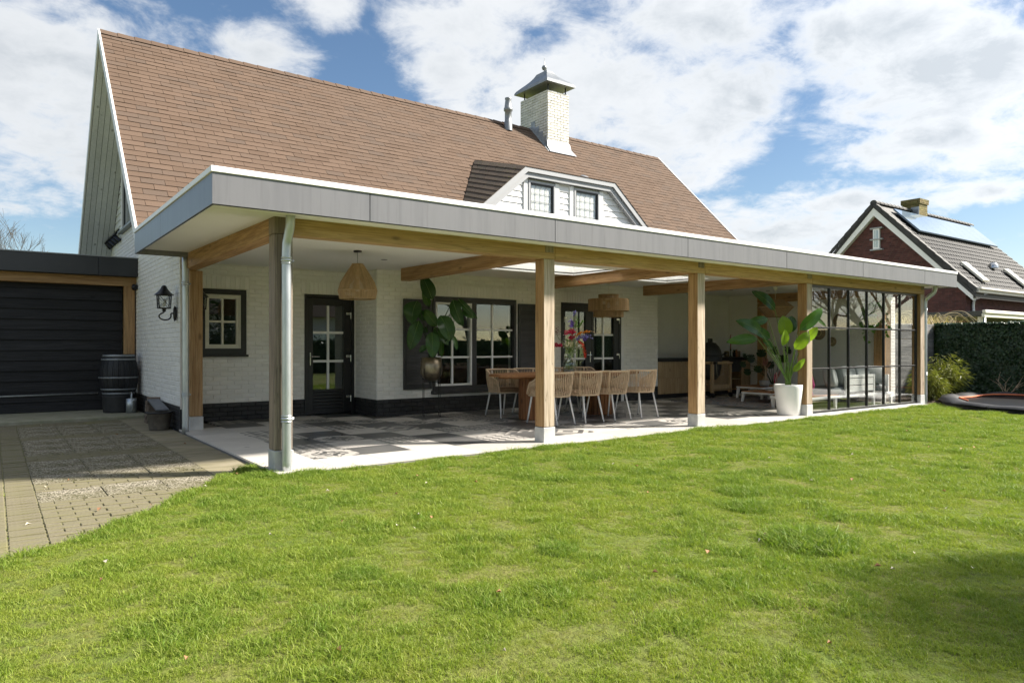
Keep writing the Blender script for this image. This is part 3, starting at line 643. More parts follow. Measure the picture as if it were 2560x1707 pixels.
m = MB(); m.cbox(-.02, .015, 7.0, 7.06, 3.62, 4.97, .003); m.cbox(-.02, .015, 9.59, 9.65, 3.62, 4.97, .003); m.cbox(-.018, .015, 7.06, 9.59, 4.9, 4.97, .003); m.cbox(-.018, .015, 7.06, 9.59, 3.62, 3.69, .003)
for yy in (7.9, 8.74): m.cbox(-.02, .015, yy - .04, yy + .04, 3.69, 4.9, .003)
m.build('frame', 'black_paint', w); MB().box(0, .006, 7.06, 9.59, 3.69, 4.9).build('pane', 'glass', w)
for yy in np.linspace(7.2, 9.5, 12): MB().box(-.006, -.001, yy - .006, yy + .006, 3.69, 4.9).build('glazing_bar', 'grey_trim', w)
MB().cbox(-.09, .02, 4.95, 9.95, 3.545, 3.60, .008).build('sill', 'zinc_dark', HOUSE)
for yy in (10.15, 10.55, 10.98, 11.42, 11.88):
    m = MB()
    for a in (1, -1): m.tube([(-.03, yy - .13 * a, 3.42), (-.13, yy, 3.53), (-.05, yy + .13 * a, 3.66)], [.035, .05, .03], 5, sq=.5)
    m.build('wall_bracket', 'black_metal', HOUSE)

# shingles
S45 = math.sqrt(.5)
TAB = {}
def tab_mesh(seed, mat, w=.33, e=.143):
    if (seed, mat) not in TAB:
        rn = random.Random(seed); m = MB(); j = lambda a: rn.uniform(-a, a); w2 = w / 2 - .0024
        b = [(-w2, 0, 0), (w2, 0, 0), (w2, e + .02, -.004), (-w2, e + .02, -.004)]
        t = [(-w2, j(.002), .013 + j(.003)), (w2, j(.002), .013 + j(.003)), (w2, e + .02, .003), (-w2, e + .02, .003)]
        m.hexa(b, t); TAB[seed, mat] = m.mesh('shingle', mat)
    return TAB[seed, mat]
def dormer_x(y):                                   # valley line: x range of the dormer at depth y on the main roof
    t = (6.515 - y) / (6.515 - 4.694); return 6.582 - 1.572 * t, 9.088 + 1.572 * t
tabs = []
for r in range(44):
    v = .02 + r * .143; y = 3.72 + v * S45; z = RZ(y) - .017; u = -.6 + (.165 if r % 2 else 0) - .165
    while u < 14.45:
        a, b = max(u, -.6), min(u + .33, 14.45); u += .33
        if b - a < .04: continue
        xc = (a + b) / 2
        if y < 6.45:
            l, rr = dormer_x(y + .05)
            if l + .05 < xc < rr - .05: continue
        if 9.5 < xc < 10.3 and y > 7.45: continue
        px, py, w = project((xc, y, z)); vis = py < (413 + .143 * (px - 530) if px > 530 else 413 - .79 * (px - 530)) + 8
        tabs.append((w + (0 if vis else 100) + (0 if b - a > .32 else 50), xc, y, z, b - a))
tabs.sort(); rest = MB()
for i, (w, xc, y, z, wd) in enumerate(tabs):
    if i < 300: inst('shingle', tab_mesh(i % 6, 'shingle_brown'), ROOF, (xc, y, z), (R(45) + random.uniform(-.012, .012), random.uniform(-.004, .004), random.uniform(-.006, .006)))
    else:
        st = len(rest.v); rest.tv = random.random(); w2 = wd / 2 - .0024; j = lambda a: random.uniform(-a, a)
        rest.hexa([(-w2, 0, 0), (w2, 0, 0), (w2, .163, -.004), (-w2, .163, -.004)], [(-w2, j(.002), .013 + j(.004)), (w2, j(.002), .013 + j(.004)), (w2, .163, .003), (-w2, .163, .003)])
        rest.xf(Matrix.Translation((xc, y, z)) @ Matrix.Rotation(R(45) + j(.012), 4, 'X') @ Matrix.Rotation(j(.006), 4, 'Z'), st)
rest.build('shingle_courses', 'shingle_brown', ROOF, kind='stuff')
cap = MB(); cap.add([(0, -.11, -.105), (.30, -.11, -.112), (.30, 0, -.004), (0, 0, .008), (.30, .11, -.112), (0, .11, -.105), (0, -.11, -.125), (0, 0, -.012), (0, .11, -.125)], [(0, 1, 2, 3), (3, 2, 4, 5), (0, 3, 7, 6), (3, 5, 8, 7)]); cme = cap.mesh('ridge_cap', 'shingle_brown')
x = -.6
while x < 14.3:
    if not 9.3 < x < 10.2: inst('ridge_cap', cme, ROOF, (x, 8.165, 7.05), (0, random.uniform(-.01, .01), 0), (1.0, 1, 1))
    x += .285

# chimney
pC1 = Plane((9.53, 7.54, 0), (1, 0, 0), (0, -1, 0)); pC2 = Plane((9.53, 8.71, 0), (0, -1, 0), (-1, 0, 0)); pC3 = Plane((10.27, 7.54, 0), (0, 1, 0), (1, 0, 0))
m = MB(); m.box(9.53, 10.27, 7.54, 8.71, 6.2, 7.925); CH = m.build('chimney', 'mossy_mortar', HOUSE)
lay_bricks(pC1, CH, .74, 6.44, 7.925, white='chimney_brick', plinth=-9); lay_bricks(pC2, CH, 1.17, 6.3, 7.925, white='chimney_brick', plinth=-9); lay_bricks(pC3, CH, 1.17, 6.44, 7.925, white='chimney_brick', plinth=-9)
m = MB(); m.add([(9.48, 7.36, 6.262), (10.40, 7.36, 6.262), (10.32, 7.50, 6.44), (10.285, 7.522, 6.60), (9.515, 7.522, 6.60), (9.50, 7.50, 6.44)], [(0, 1, 2, 5), (5, 2, 3, 4)])
for k in range(4):                                 # stepped flashing on the left cheek
    y0 = 7.54 + k * .17; m.box(9.512, 9.52, y0, y0 + .17, RZ(y0), RZ(y0) + .30)
m.prism([(7.40, 6.285), (8.2, 7.085), (8.2, 7.06), (7.40, 6.26)], 9.44, 9.515, 0); m.build('flashing', 'lead', CH)
m = MB(); n = 8
lev = [(0, 1.0), (.06, .93), (.14, .76), (.22, .58), (.30, .42), (.38, .30), (.47, .20)]; xc, yc, hx, hy = 9.90, 8.125, .49, .72; vs = []
for dz, k in lev:
    ky = max(k * hy, .0) + .10 * (1 - k); kx = k * hx
    vs += [(xc - kx, yc - ky, 8.145 + dz), (xc + kx, yc - ky, 8.145 + dz), (xc + kx, yc + ky, 8.145 + dz), (xc - kx, yc + ky, 8.145 + dz)]
fs = [(i * 4 + k, i * 4 + (k + 1) % 4, i * 4 + 4 + (k + 1) % 4, i * 4 + 4 + k) for i in range(len(lev) - 1) for k in range(4)] + [tuple(len(vs) - 4 + k for k in range(4))]
m.add(vs, fs); m.box(xc - hx, xc + hx, yc - hy, yc + hy, 8.105, 8.144); m.build('cap', 'zinc_dark', CH)
for a in (9.6, 10.2):
    for b in (7.6, 8.62): MB().box(a - .012, a + .012, b - .012, b + .012, 7.92, 8.11).build('cap_post', 'black_metal', CH)
m = MB(); m.tube([(xc, yc, 8.60), (xc, yc, 9.02)], [.016, .008], 6); m.lathe([(.001, -.075), (.052, -.052), (.075, 0), (.052, .052), (.001, .075)], (xc, yc, 8.76), 14); m.build('finial', 'zinc_dark', CH, smooth=True)
# vent pipe and round roof vent
m = MB(); m.lathe([(.11, 6.76), (.10, 7.0), (.088, 7.02), (.088, 7.26), (.115, 7.28), (.115, 7.34), (.10, 7.36), (.075, 7.56), (.085, 7.58), (.085, 7.61), (.0, 7.62)], (8.556, 7.95, 0), 18); m.build('vent_pipe', 'zinc_dark', HOUSE, smooth=True)
m = MB(); st = 0; m.lathe([(.0, .13), (.10, .125), (.135, .10), (.135, .07), (.10, .05), (.09, 0)], (0, 0, 0), 18); m.xf(Matrix.Translation((9.82, 6.45, 5.36)) @ Matrix.Rotation(R(32), 4, 'X')); m.build('roof_vent', 'zinc_dark', HOUSE, smooth=True)

# dormer
DY = 4.694
m = MB(); m.add([(5.09, DY + .07, 3.60), (10.58, DY + .07, 3.60), (9.05, DY + .07, 4.78), (6.62, DY + .07, 4.78), (5.09, DY + .6, 3.60), (10.58, DY + .6, 3.60), (9.05, DY + .6, 4.78), (6.62, DY + .6, 4.78)], [(0, 1, 2, 3), (4, 7, 6, 5), (0, 4, 5, 1), (1, 5, 6, 2), (2, 6, 7, 3), (3, 7, 4, 0)])
DOR = m.build('dormer', 'white_paint', HOUSE)
DW = [(6.72, 7.44), (7.97, 8.72)]
z = 3.62
while z < 4.66:
    h = .128; l = 5.10 + (z + h - 3.6) * 1.297 + .06; r_ = 10.57 - (z + h - 3.6) * 1.297 - .06
    for a, b in ((l, 6.60), (7.56, 7.87), (8.83, r_)):
        if b - a > .04: m = MB(); m.add([(a, DY + .07, z), (a, DY + .035, z), (a, DY + .055, z + h - .004), (a, DY + .07, z + h - .004), (b, DY + .07, z), (b, DY + .035, z), (b, DY + .055, z + h - .004), (b, DY + .07, z + h - .004)], [(0, 1, 2, 3), (4, 7, 6, 5), (0, 4, 5, 1), (1, 5, 6, 2), (2, 6, 7, 3), (3, 7, 4, 0)]); m.build('board', 'trim_white', DOR)
    z += h
for a, b in DW:
    m = MB(); ring(m, a, b, 3.62, 4.635, .05, DY + .0, DY + .06); w = m.build('window', 'grey_trim', HOUSE); m = MB(); ring(m, a + .052, b - .052, 3.672, 4.583, .028, DY + .02, DY + .058); m.build('sash', 'black_paint', w)
    MB().box(a + .08, b - .08, DY + .045, DY + .049, 3.70, 4.555).build('pane', 'clear_glass', w)
    for k in range(1, 4): x = a + .08 + (b - a - .16) * k / 4; MB().box(x - .005, x + .005, DY + .040, DY + .044, 3.70, 4.555).build('glazing_bar', 'grey_trim', w)
    for k in range(1, 5): zz = 3.70 + .171 * k; MB().box(a + .08, b - .08, DY + .0395, DY + .0435, zz - .005, zz + .005).build('glazing_bar', 'grey_trim', w)
    for k in range(34): MB().add([(a + .08, DY + .056, 3.71 + k * .025), (b - .08, DY + .056, 3.71 + k * .025), (b - .08, DY + .062, 3.7355 + k * .025), (a + .08, DY + .062, 3.7355 + k * .025)], [(0, 1, 2, 3)]).build('blind_slat', 'trim_white', w) if k % 1 == 0 else None
    for xx in (a - .06, b + .06): MB().cbox(xx - .055, xx + .055, DY + .015, DY + .06, 3.62, 4.66, .004).build('trim_board', 'trim_white', DOR)
for (t0, t1, ya, yb, zo) in ((.0, .10, DY - .10, DY + .07, 0), (.105, .20, DY - .06, DY + .05, 0)):   # stepped grey barge boards
    A = lambda t: (6.582 + t * .45, 4.87 - t); Bq = lambda t: (9.088 - t * .45, 4.87 - t)
    lo = lambda t: (5.02 + t * 1.65, 3.57); ro = lambda t: (10.65 - t * 1.65, 3.57)
    for poly in ([lo(t0), A(t0), A(t1), lo(t1)], [A(t0), Bq(t0), Bq(t1), A(t1)], [Bq(t0), ro(t0), ro(t1), Bq(t1)]): m = MB(); m.prism(poly, ya, yb, 1); m.build('barge_board', 'grey_trim', DOR)
def roof_patch(P0, P1, P2, P3, mat, name):           # shingled quad: P0->P1 along the eave, P0->P3 up the slope (bilinear)
    P = [Vector(p) for p in (P0, P1, P2, P3)]; nrm = (P[1] - P[0]).cross(P[3] - P[0]).normalized(); nrm = nrm if nrm.z > 0 else -nrm
    m = MB(); nv = max(1, round((P[3] - P[0]).length / .143))
    for r in range(nv):
        L = P[0].lerp(P[3], r / nv); Rr = P[1].lerp(P[2], r / nv); L2 = P[0].lerp(P[3], (r + 1.1) / nv); R2 = P[1].lerp(P[2], (r + 1.1) / nv); ln = (Rr - L).length; k = max(1, round(ln / .33)); o = .5 if r % 2 else 0
        for i in range(-1, k):
            a, b = max(0, (i + o) / k) + .003, min(1, (i + 1 + o) / k) - .003
            if b - a < .02: continue
            m.tv = random.random(); q = [L.lerp(Rr, a), L.lerp(Rr, b), L2.lerp(R2, b), L2.lerp(R2, a)]
            m.hexa([p - nrm * .003 for p in q], [q[0] + nrm * .013, q[1] + nrm * .013, q[2] + nrm * .003, q[3] + nrm * .003])
    m.add([p - nrm * .004 for p in P], [(0, 1, 2, 3)]); return m.build(name, mat, DOR)
yf = DY - .11
roof_patch((6.582, yf, 4.865), (9.088, yf, 4.865), (9.088, 6.5, 5.40), (6.582, 6.5, 5.40), 'shingle_brown', 'top_slope')
roof_patch((4.95, yf, 3.54), (4.98, 4.66, 3.55), (6.582, 6.515, 5.40), (6.582, yf, 4.875), 'shingle_mossy', 'left_slope') if False else None
def dormer_side(s, name):                            # courses run level from the front barge back to the valley
    fx = (lambda x: x) if s < 0 else (lambda x: 15.67 - x); m = MB(); nr = 13
    for r in range(nr):
        t0, t1 = r / nr, (r + 1.12) / nr
        fr = lambda t: Vector((fx(5.0 + 1.582 * t), yf, 3.55 + 1.325 * t)); bk = lambda t: Vector((fx(5.01 + 1.572 * t), 4.70 + 1.815 * t, 3.575 + 1.822 * t))
        # level course: intersect with constant distance up the slope
        L, B_, L2, B2 = fr(t0), bk(t0), fr(min(t1, 1)), bk(min(t1, 1)); nrm = (B_ - L).cross(L2 - L).normalized(); nrm = nrm if nrm.z > 0 else -nrm; k = max(1, round((B_ - L).length / .33)); o = .5 if r % 2 else 0
        for i in range(-1, k):
            a, b = max(0, (i + o) / k) + .004, min(1, (i + 1 + o) / k) - .004
            if b - a < .02: continue
            m.tv = random.random(); q = [L.lerp(B_, a), L.lerp(B_, b), L2.lerp(B2, b), L2.lerp(B2, a)]; m.hexa([p - nrm * .004 for p in q], [q[0] + nrm * .016, q[1] + nrm * .016, q[2] + nrm * .003, q[3] + nrm * .003])
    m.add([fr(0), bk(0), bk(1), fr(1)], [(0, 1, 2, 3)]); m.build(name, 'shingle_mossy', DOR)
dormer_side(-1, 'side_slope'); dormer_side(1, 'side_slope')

# bricks: the 300 that show largest are pieces of their own, the rest one joined part per wall
cand = []
for i, (par, mat, pl, rect, full) in enumerate(BRICKS):
    p = pl.O + pl.U * rect[0] + Vector((0, 0, rect[1])); facing = (Vector(CAMP) - p).dot(pl.N); px, py, w = project(p); sc = abs(facing) / (Vector(CAMP) - p).length / w
    cand.append((-(sc if full and facing > 0 and in_view(p, 0) and not (px < 531 and py < 430) else 0), i))
cand.sort(); chosen = {i for _, i in cand[:300]}; joined = {}
for i, (par, mat, pl, rect, full) in enumerate(BRICKS):
    u, z, w, h = rect
    M_ = pl.frame(u, z) @ Matrix.Rotation(random.uniform(-.006, .006), 4, 'Z') @ Matrix.Rotation(random.uniform(-.008, .008), 4, 'X') @ Matrix.Rotation(random.uniform(-.004, .004), 4, 'Y')
    if i in chosen:
        o = bpy.data.objects.new('brick', brick_mesh(mat, i % 7)); COL.objects.link(o); o.parent = par; off = Vector(OFF[par.name]); o.matrix_local = Matrix.Translation(-off) @ M_
    else:
        jb = joined.setdefault(par.name, (par, [], MB())); mats = jb[1]; mats.append(mat) if mat not in mats else None
        b = jb[2]; b.tv = random.random(); st = len(b.v); j = lambda a: random.uniform(-a, a); a_, c_, c, d = w / 2, h / 2, .005, .007
        b.add([(-a_, 0, -c_), (a_, 0, -c_), (a_, 0, c_), (-a_, 0, c_)] + [(x + j(.003), d + j(.0025), zz + j(.002)) for x, zz in ((-a_ + c, -c_ + c), (a_ - c, -c_ + c), (a_ - c, c_ - c), (-a_ + c, c_ - c))], [(4, 5, 6, 7), (0, 1, 5, 4), (1, 2, 6, 5), (2, 3, 7, 6), (3, 0, 4, 7)], mats.index(mat)); b.xf(M_, st)
for par, mats, b in joined.values(): b.build('brickwork', mats, par, kind='stuff')

# two wall lanterns on the corner of the house
def lantern(loc, dirx, label):
    t = thing('wall_lantern', label, 'lantern', loc, 'wall lanterns at the corner of the house'); x, y, z = loc; d = dirx; cx_ = x + d * .17
    MB().lathe([(0, 0), (.035, .005), (.045, .03), (.03, .045), (0, .05)], (0, 0, 0), 12, 0).xf(Matrix.Translation((x, y, z)) @ Matrix.Diagonal((d, 1, 2.6, 1))).build('backplate', 'black_metal', t, smooth=True)
    m = MB(); pts = [(x + d * .03, y, z + .0), (x + d * .075, y, z), (x + d * .08, y, z - .05), (x + d * .11, y, z - .085), (cx_, y, z - .095), (x + d * .225, y, z - .07), (x + d * .235, y, z - .03), (x + d * .20, y, z), (cx_, y, z + .02), (cx_, y, z + .06)]
    m.tube(catmull(pts, 4), .0105, 8); m.lathe([(0, .02), (.03, .03), (.02, .05), (.035, .06), (.03, .075)], (cx_, y, z), 12); m.build('arm', 'black_metal', t, smooth=True)
    zb = z + .075; q = [(.075, .075), (-.075, .075), (-.075, -.075), (.075, -.075)]; m = MB()
    for a, b in q: m.tube([(cx_ + a, y + b, zb), (cx_ + a * 1.12, y + b * 1.12, zb + .19)], .006, 6)
    for i in range(4):
        (a, b), (c, e) = q[i], q[(i + 1) % 4]
        for k, s in ((0, 1.0), (.19, 1.12)): m.tube([(cx_ + a * s, y + b * s, zb + k), (cx_ + c * s, y + e * s, zb + k)], .007, 6)
        m.tube([(cx_ + a, y + b, zb), (cx_ + c * 1.12, y + e * 1.12, zb + .19)], .0035, 5); m.tube([(cx_ + c, y + e, zb), (cx_ + a * 1.12, y + b * 1.12, zb + .19)], .0035, 5)
    m.build('cage', 'black_metal', t)
    for i in range(4):
        (a, b), (c, e) = q[i], q[(i + 1) % 4]; MB().add([(cx_ + a * .97, y + b * .97, zb), (cx_ + c * .97, y + e * .97, zb), (cx_ + c * 1.09, y + e * 1.09, zb + .19), (cx_ + a * 1.09, y + b * 1.09, zb + .19)], [(0, 1, 2, 3)]).build('pane', 'clear_glass', t)
    m = MB(); m.lathe([(.135, .0), (.13, .006), (.09, .04), (.06, .075), (.045, .10), (.035, .125), (.02, .14), (0, .145)], (cx_, y, zb + .19), 16); m.build('hood', 'black_metal', t, smooth=True)
    MB().lathe([(0, .02), (.018, .03), (.03, .07), (.032, .10), (.02, .13), (0, .14)], (cx_, y, zb), 12).build('bulb', 'white_paint', t, smooth=True); return t
lantern((-.012, 4.43, 1.68), -1, 'black wall lantern hanging on the outside of the white brick wall')
lantern((.215, 4.80, 1.70), 1, 'black wall lantern half hidden behind the corner post beside small window')
# ------------------------------------------------------------------ the veranda
VER = thing('veranda', 'flat roofed oak veranda with grey fascia along the garden side of house', 'veranda', (6.8, 2, 0))
PX = [0.0, 3.3406, 6.2774, 9.1899, 13.43]
ZC = lambda y: 2.458 + .0135 * y
def post(x, y, mats, z1=2.292):
    m = MB(); m.cbox(x + .006, x + .184, y + .006, y + .184, .19, z1, .007, (0, 0, 1, 0, 0, 0), jit=.002); p = m.build('post', mats, VER)
    m = MB(); m.cbox(x, x + .19, y, y + .19, -.06, .186, .006, jit=.001); m.build('foot_block', 'concrete_block', p); return p
for i, x in enumerate(PX): post(x, 0, ['oak_corner_z', 'oak_corner_z'] if i == 0 else ['oak_z', 'oak_grey_z'])
post(.08, 4.045, ['oak_z', 'oak_z']); post(13.43, .80, ['oak_z', 'oak_z']); post(13.44, 3.75, ['oak_z', 'oak_z'])
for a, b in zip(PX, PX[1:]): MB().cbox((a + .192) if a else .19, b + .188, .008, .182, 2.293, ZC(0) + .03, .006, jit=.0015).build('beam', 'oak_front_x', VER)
MB().cbox(.004, .188, .004, .186, 2.294, ZC(0) + .03, .006).build('beam_end', 'oak_corner_z', VER)
for x in PX[1:]: MB().cbox(x + .03, x + .165, .003, .012, 2.375, ZC(0) + .02, .002).build('beam_end', 'oak_corner_z', VER)
MB().cbox(.01, .18, .19, 4.23, 2.293, ZC(2) + .03, .006, jit=.002).build('beam', 'oak_y', VER)
for x in PX[1:4]: MB().cbox(x + .008, x + .182, .186, 3.85, 2.300, ZC(3) + .03, .006, jit=.002).build('beam', 'oak_y', VER)
MB().cbox(13.438, 13.612, .186, 3.93, 2.300, ZC(3) + .03, .006, jit=.002).build('beam', 'oak_y', VER)
SKY = [(4.36, 6.20, 1.655, 2.71), (7.72, 8.65, 1.655, 2.70)]
def sheet(mb, x0, x1, y0, y1, zf, th, holes):
    xs = sorted({x0, x1, *[v for h in holes for v in h[:2]]}); ys = sorted({y0, y1, *[v for h in holes for v in h[2:]]})
    for a, b in zip(xs, xs[1:]):
        for c, d in zip(ys, ys[1:]):
            if any(h[0] <= a and b <= h[1] and h[2] <= c and d <= h[3] for h in holes): continue
            mb.hexa([(a, c, zf(c)), (b, c, zf(c)), (b, d, zf(d)), (a, d, zf(d))], [(a, c, zf(c) + th), (b, c, zf(c) + th), (b, d, zf(d) + th), (a, d, zf(d) + th)])
m = MB(); sheet(m, -.645, 14.148, -.384, 3.76, ZC, .02, SKY); sheet(m, .0, 13.75, 3.76, 5.09, ZC, .02, []); CEIL = m.build('ceiling', 'ceiling_white', VER)
m = MB(); sheet(m, -.645, 14.148, -.384, 3.76, lambda y: 2.70, .035, SKY); m.build('roof_deck', 'bitumen', VER)
for a, b, c, d in SKY:
    m = MB(); m.box(a - .02, a, c, d, 2.47, 2.80); m.box(b, b + .02, c, d, 2.47, 2.80); m.box(a, b, c - .02, c, 2.47, 2.80); m.box(a, b, d, d + .02, 2.47, 2.80); s = m.build('skylight', 'trim_white', VER)
    nx = 5; ny = 4; vs = []
    for i in range(nx + 1):
        for j in range(ny + 1): vs.append((a + (b - a) * i / nx, c + (d - c) * j / ny, 2.802 + .12 * (1 - (2 * i / nx - 1) ** 4) * (1 - (2 * j / ny - 1) ** 4)))
    m = MB(); m.add(vs, [(i * (ny + 1) + j, (i + 1) * (ny + 1) + j, (i + 1) * (ny + 1) + j + 1, i * (ny + 1) + j + 1) for i in range(nx) for j in range(ny)]); m.build('dome', 'opal_acrylic', s, smooth=True)
for x, y in ((2.53, 2.80), (1.1, 2.8), (8.50, 2.88), (11.6, 3.35), (12.4, 2.92)):
    m = MB(); m.lathe([(.05, -.004), (.052, .0), (.036, .001), (.036, -.003), (.05, -.004)], (x, y, ZC(y) - .001), 16); o = m.build('downlight', 'zinc_dark', VER, smooth=True); MB().lathe([(0, -.0015), (.035, -.0015)], (x, y, ZC(y)), 14).build('lens', 'anthracite_paint', o)
# fascia
FX = [-.66, .817, 3.196, 5.588, 7.964, 10.325, 12.704, 14.164]
for a, b in zip(FX, FX[1:]): MB().cbox(a + (.004 if a > -.6 else 0), b - (.004 if b < 14 else 0), -.397, -.386, 2.436, 2.711, .001).build('fascia_panel', 'fascia_grey', VER)
MB().box(-.655, 14.158, -.3855, -.3845, 2.437, 2.711).build('fascia_backing', 'black_metal', VER)
for a, b in ((-.385, 1.963), (1.971, 3.752)): MB().cbox(-.66, -.649, a, b, 2.436, 2.711, .001).build('fascia_panel', 'fascia_grey', VER)
MB().cbox(14.153, 14.164, -.385, 3.752, 2.436, 2.711, .001).build('fascia_panel', 'fascia_grey', VER); MB().cbox(-.66, -.002, 3.753, 3.764, 2.436, 2.711, .001).build('fascia_panel', 'fascia_grey', VER)
m = MB(); m.cbox(-.674, 14.178, -.411, -.33, 2.712, 2.765, .004); m.cbox(-.674, -.60, -.329, 3.764, 2.712, 2.765, .004); m.cbox(14.10, 14.178, -.329, 3.764, 2.712, 2.765, .004); m.build('roof_trim', 'trim_white', VER)
m = MB(); m.box(-.655, 14.158, -.3855, -.3845, 2.428, 2.437); m.box(-.6485, -.6475, -.38, 3.76, 2.428, 2.437); m.build('drip_edge', 'black_metal', VER)
# downpipes
def downpipe(pts, x, y, zs, label):
    m = MB(); m.tube(catmull(pts, 5) if len(pts) > 2 else pts, .045, 20); p = m.build('downpipe', 'galvanised', VER, smooth=True); p['label'] = label
    for z in zs:
        m = MB(); m.lathe([(.045, -.035), (.052, -.033), (.052, -.022), (.047, -.02), (.047, -.012), (.053, -.01), (.053, .01), (.047, .012), (.047, .02), (.052, .022), (.052, .033), (.045, .035)], (x, y, z), 20); m.cbox(x + .05, x + .072, y - .012, y + .012, z - .012, z + .012, .003); m.build('pipe_bracket', 'galvanised', p, smooth=True)
downpipe([(.10, -.06, -.04), (.10, -.06, .8), (.10, -.06, 1.6), (.10, -.06, 2.12), (.108, -.08, 2.25), (.118, -.11, 2.36), (.12, -.12, 2.46)], .10, -.06, (.50, 2.03), 'bright galvanised downpipe on the front corner post')
downpipe([(-.01, 3.86, -.04), (-.01, 3.86, .8), (-.01, 3.86, 1.6), (-.01, 3.86, 2.5)], -.01, 3.86, (.52, 2.08), 'galvanised downpipe at the corner of the brick wall')
downpipe([(13.685, .03, -.04), (13.685, .03, .8), (13.685, .03, 1.6), (13.685, .03, 2.12), (13.70, -.02, 2.22), (13.75, -.12, 2.33), (13.76, -.14, 2.46)], 13.685, .03, (.62, 1.98), 'galvanised downpipe at the right end of the glass screen')
# steel framed glass screen
VX = [9.40, 10.054, 10.717, 11.388, 12.047, 12.706, 13.405]; VZ = [.03, .80, 1.535, 2.268]
SCR = MB().cbox(9.382, 13.428, .065, .115, .004, .052, .003).build('glass_screen', 'black_metal', VER); MB().cbox(9.382, 13.428, .065, .115, 2.248, 2.291, .003).build('top_rail', 'black_metal', SCR)
for i, x in enumerate(VX): MB().cbox(x - .015, x + .015, .066, .114, .052, 2.248, .003).build('mullion', 'black_metal', SCR)
for z in VZ[1:3]:
    for a, b in zip(VX, VX[1:]): MB().cbox(a + .015, b - .015, .070, .110, z - .014, z + .014, .003).build('glazing_rail', 'black_metal', SCR)
for a, b in zip(VX, VX[1:]):
    for c, d in zip(VZ, VZ[1:]): MB().box(a + .018, b - .018, .087, .093, c + (.022 if c < .1 else .016), d - (.02 if d > 2 else .016)).build('pane', 'clear_glass', SCR)
MB().cbox(9.382, 13.43, .0, .062, -.03, .012, .004).build('threshold', 'concrete_block', VER)
# plastered walls of the kitchen corner and the lounge end
MB().box(10.085, 13.60, 4.90, 4.975, 0, 2.53).build('back_wall', 'plaster', VER); m = MB(); m.box(13.60, 13.745, .985, 4.975, 0, 2.53); m.build('end_wall', 'plaster', VER)
# ------------------------------------------------------------------ furniture
surf('rope', (.62, .475, .335), (.54, .40, .27), rough=.85, scale=30, tint=.15, bump=.5, bscale=300, bdist=.002)
surf('rope_inner', (.33, .22, .135), (.28, .18, .11), rough=.9, scale=30)
surf('raffia', (.44, .305, .18), (.35, .235, .13), rough=.9, scale=40, stretch=(1, 1, .15), tint=.2)
surf('white_metal', (.78, .78, .78), rough=.35)
surf('black_stone', (.012, .012, .013), rough=.3)
surf('dark_basin', (.05, .05, .055), (.035, .035, .04), rough=.45)
surf('kamado_black', (.018, .018, .02), (.026, .026, .028), rough=.45, scale=60, bump=.3, bscale=160)
surf('pot_white', (.80, .80, .79), (.76, .76, .75), rough=.5, bump=.06, bscale=200)
surf('hammered_metal', (.20, .165, .12), (.36, .30, .22), rough=.32, metal=.9, scale=9, stretch=(1, 1, .5), bump=.25, bscale=40)
surf('cushion', (.37, .385, .385), (.32, .335, .34), rough=.95, scale=4, bump=.4, bscale=300, bdist=.002)
surf('cushion_beige', (.42, .38, .31), rough=.95)
surf('pink_raffia', (.46, .045, .20), (.36, .03, .15), rough=.9, scale=30, stretch=(1, 1, .15))
surf('natural_raffia', (.48, .36, .20), rough=.9)
surf('wicker', (.30, .20, .11), (.20, .13, .075), rough=.9, scale=40)
surf('basket', (.36, .27, .18), (.28, .2, .13), rough=.9, scale=50)
surf('amber_glass', (.42, .26, .09), rough=.2); surf('candle_red', (.30, .02, .03), rough=.5); surf('candle_pink', (.62, .32, .28), rough=.5); surf('candle_rose', (.52, .04, .12), rough=.5)
surf('ceramic', (.62, .60, .57), (.5, .48, .46), rough=.5); surf('grey_ceramic', (.28, .28, .28), rough=.6); surf('bronze', (.16, .12, .06), rough=.4, metal=.6)
surf('pampas_rose', (.36, .15, .12), (.48, .25, .2), rough=1.0, scale=30, tint=.3); surf('pampas_beige', (.50, .38, .26), rough=1.0, tint=.2); surf('pampas_red', (.36, .07, .07), rough=1.0, tint=.3)
surf('water', (.30, .32, .26), rough=.1); surf('pebble', (.42, .46, .52), (.20, .23, .27), rough=.4, scale=60, tint=.4)
for nm, c in dict(petal_crimson=(.55, .012, .075), petal_violet=(.20, .12, .52), petal_blue=(.25, .24, .60), petal_orange=(.72, .24, .012), petal_red=(.70, .045, .02), petal_white=(.74, .72, .66), berry=(.18, .03, .05)).items(): surf(nm, c, tuple(x * .7 for x in c), rough=.6, scale=30, tint=.25)
def rugm():
    n = NT('rug'); v = n.coord((1, 1, 1), False); a = n.noise(v, 7, 6, .7, 1.0); b = n.noise(v, 23, 4, .7); c = n.mix(n.ramp(a, .40, .50), (.10, .13, .19), (.34, .31, .29)); c = n.mix(n.ramp(a, .54, .62), c, (.26, .12, .09)); c = n.mix(n.math('MULTIPLY', n.ramp(b, .45, .65), .6), c, (.07, .085, .12)); n.bump(b, .3, .004); return n.fin(c, .95, 0, .1)
rugm()

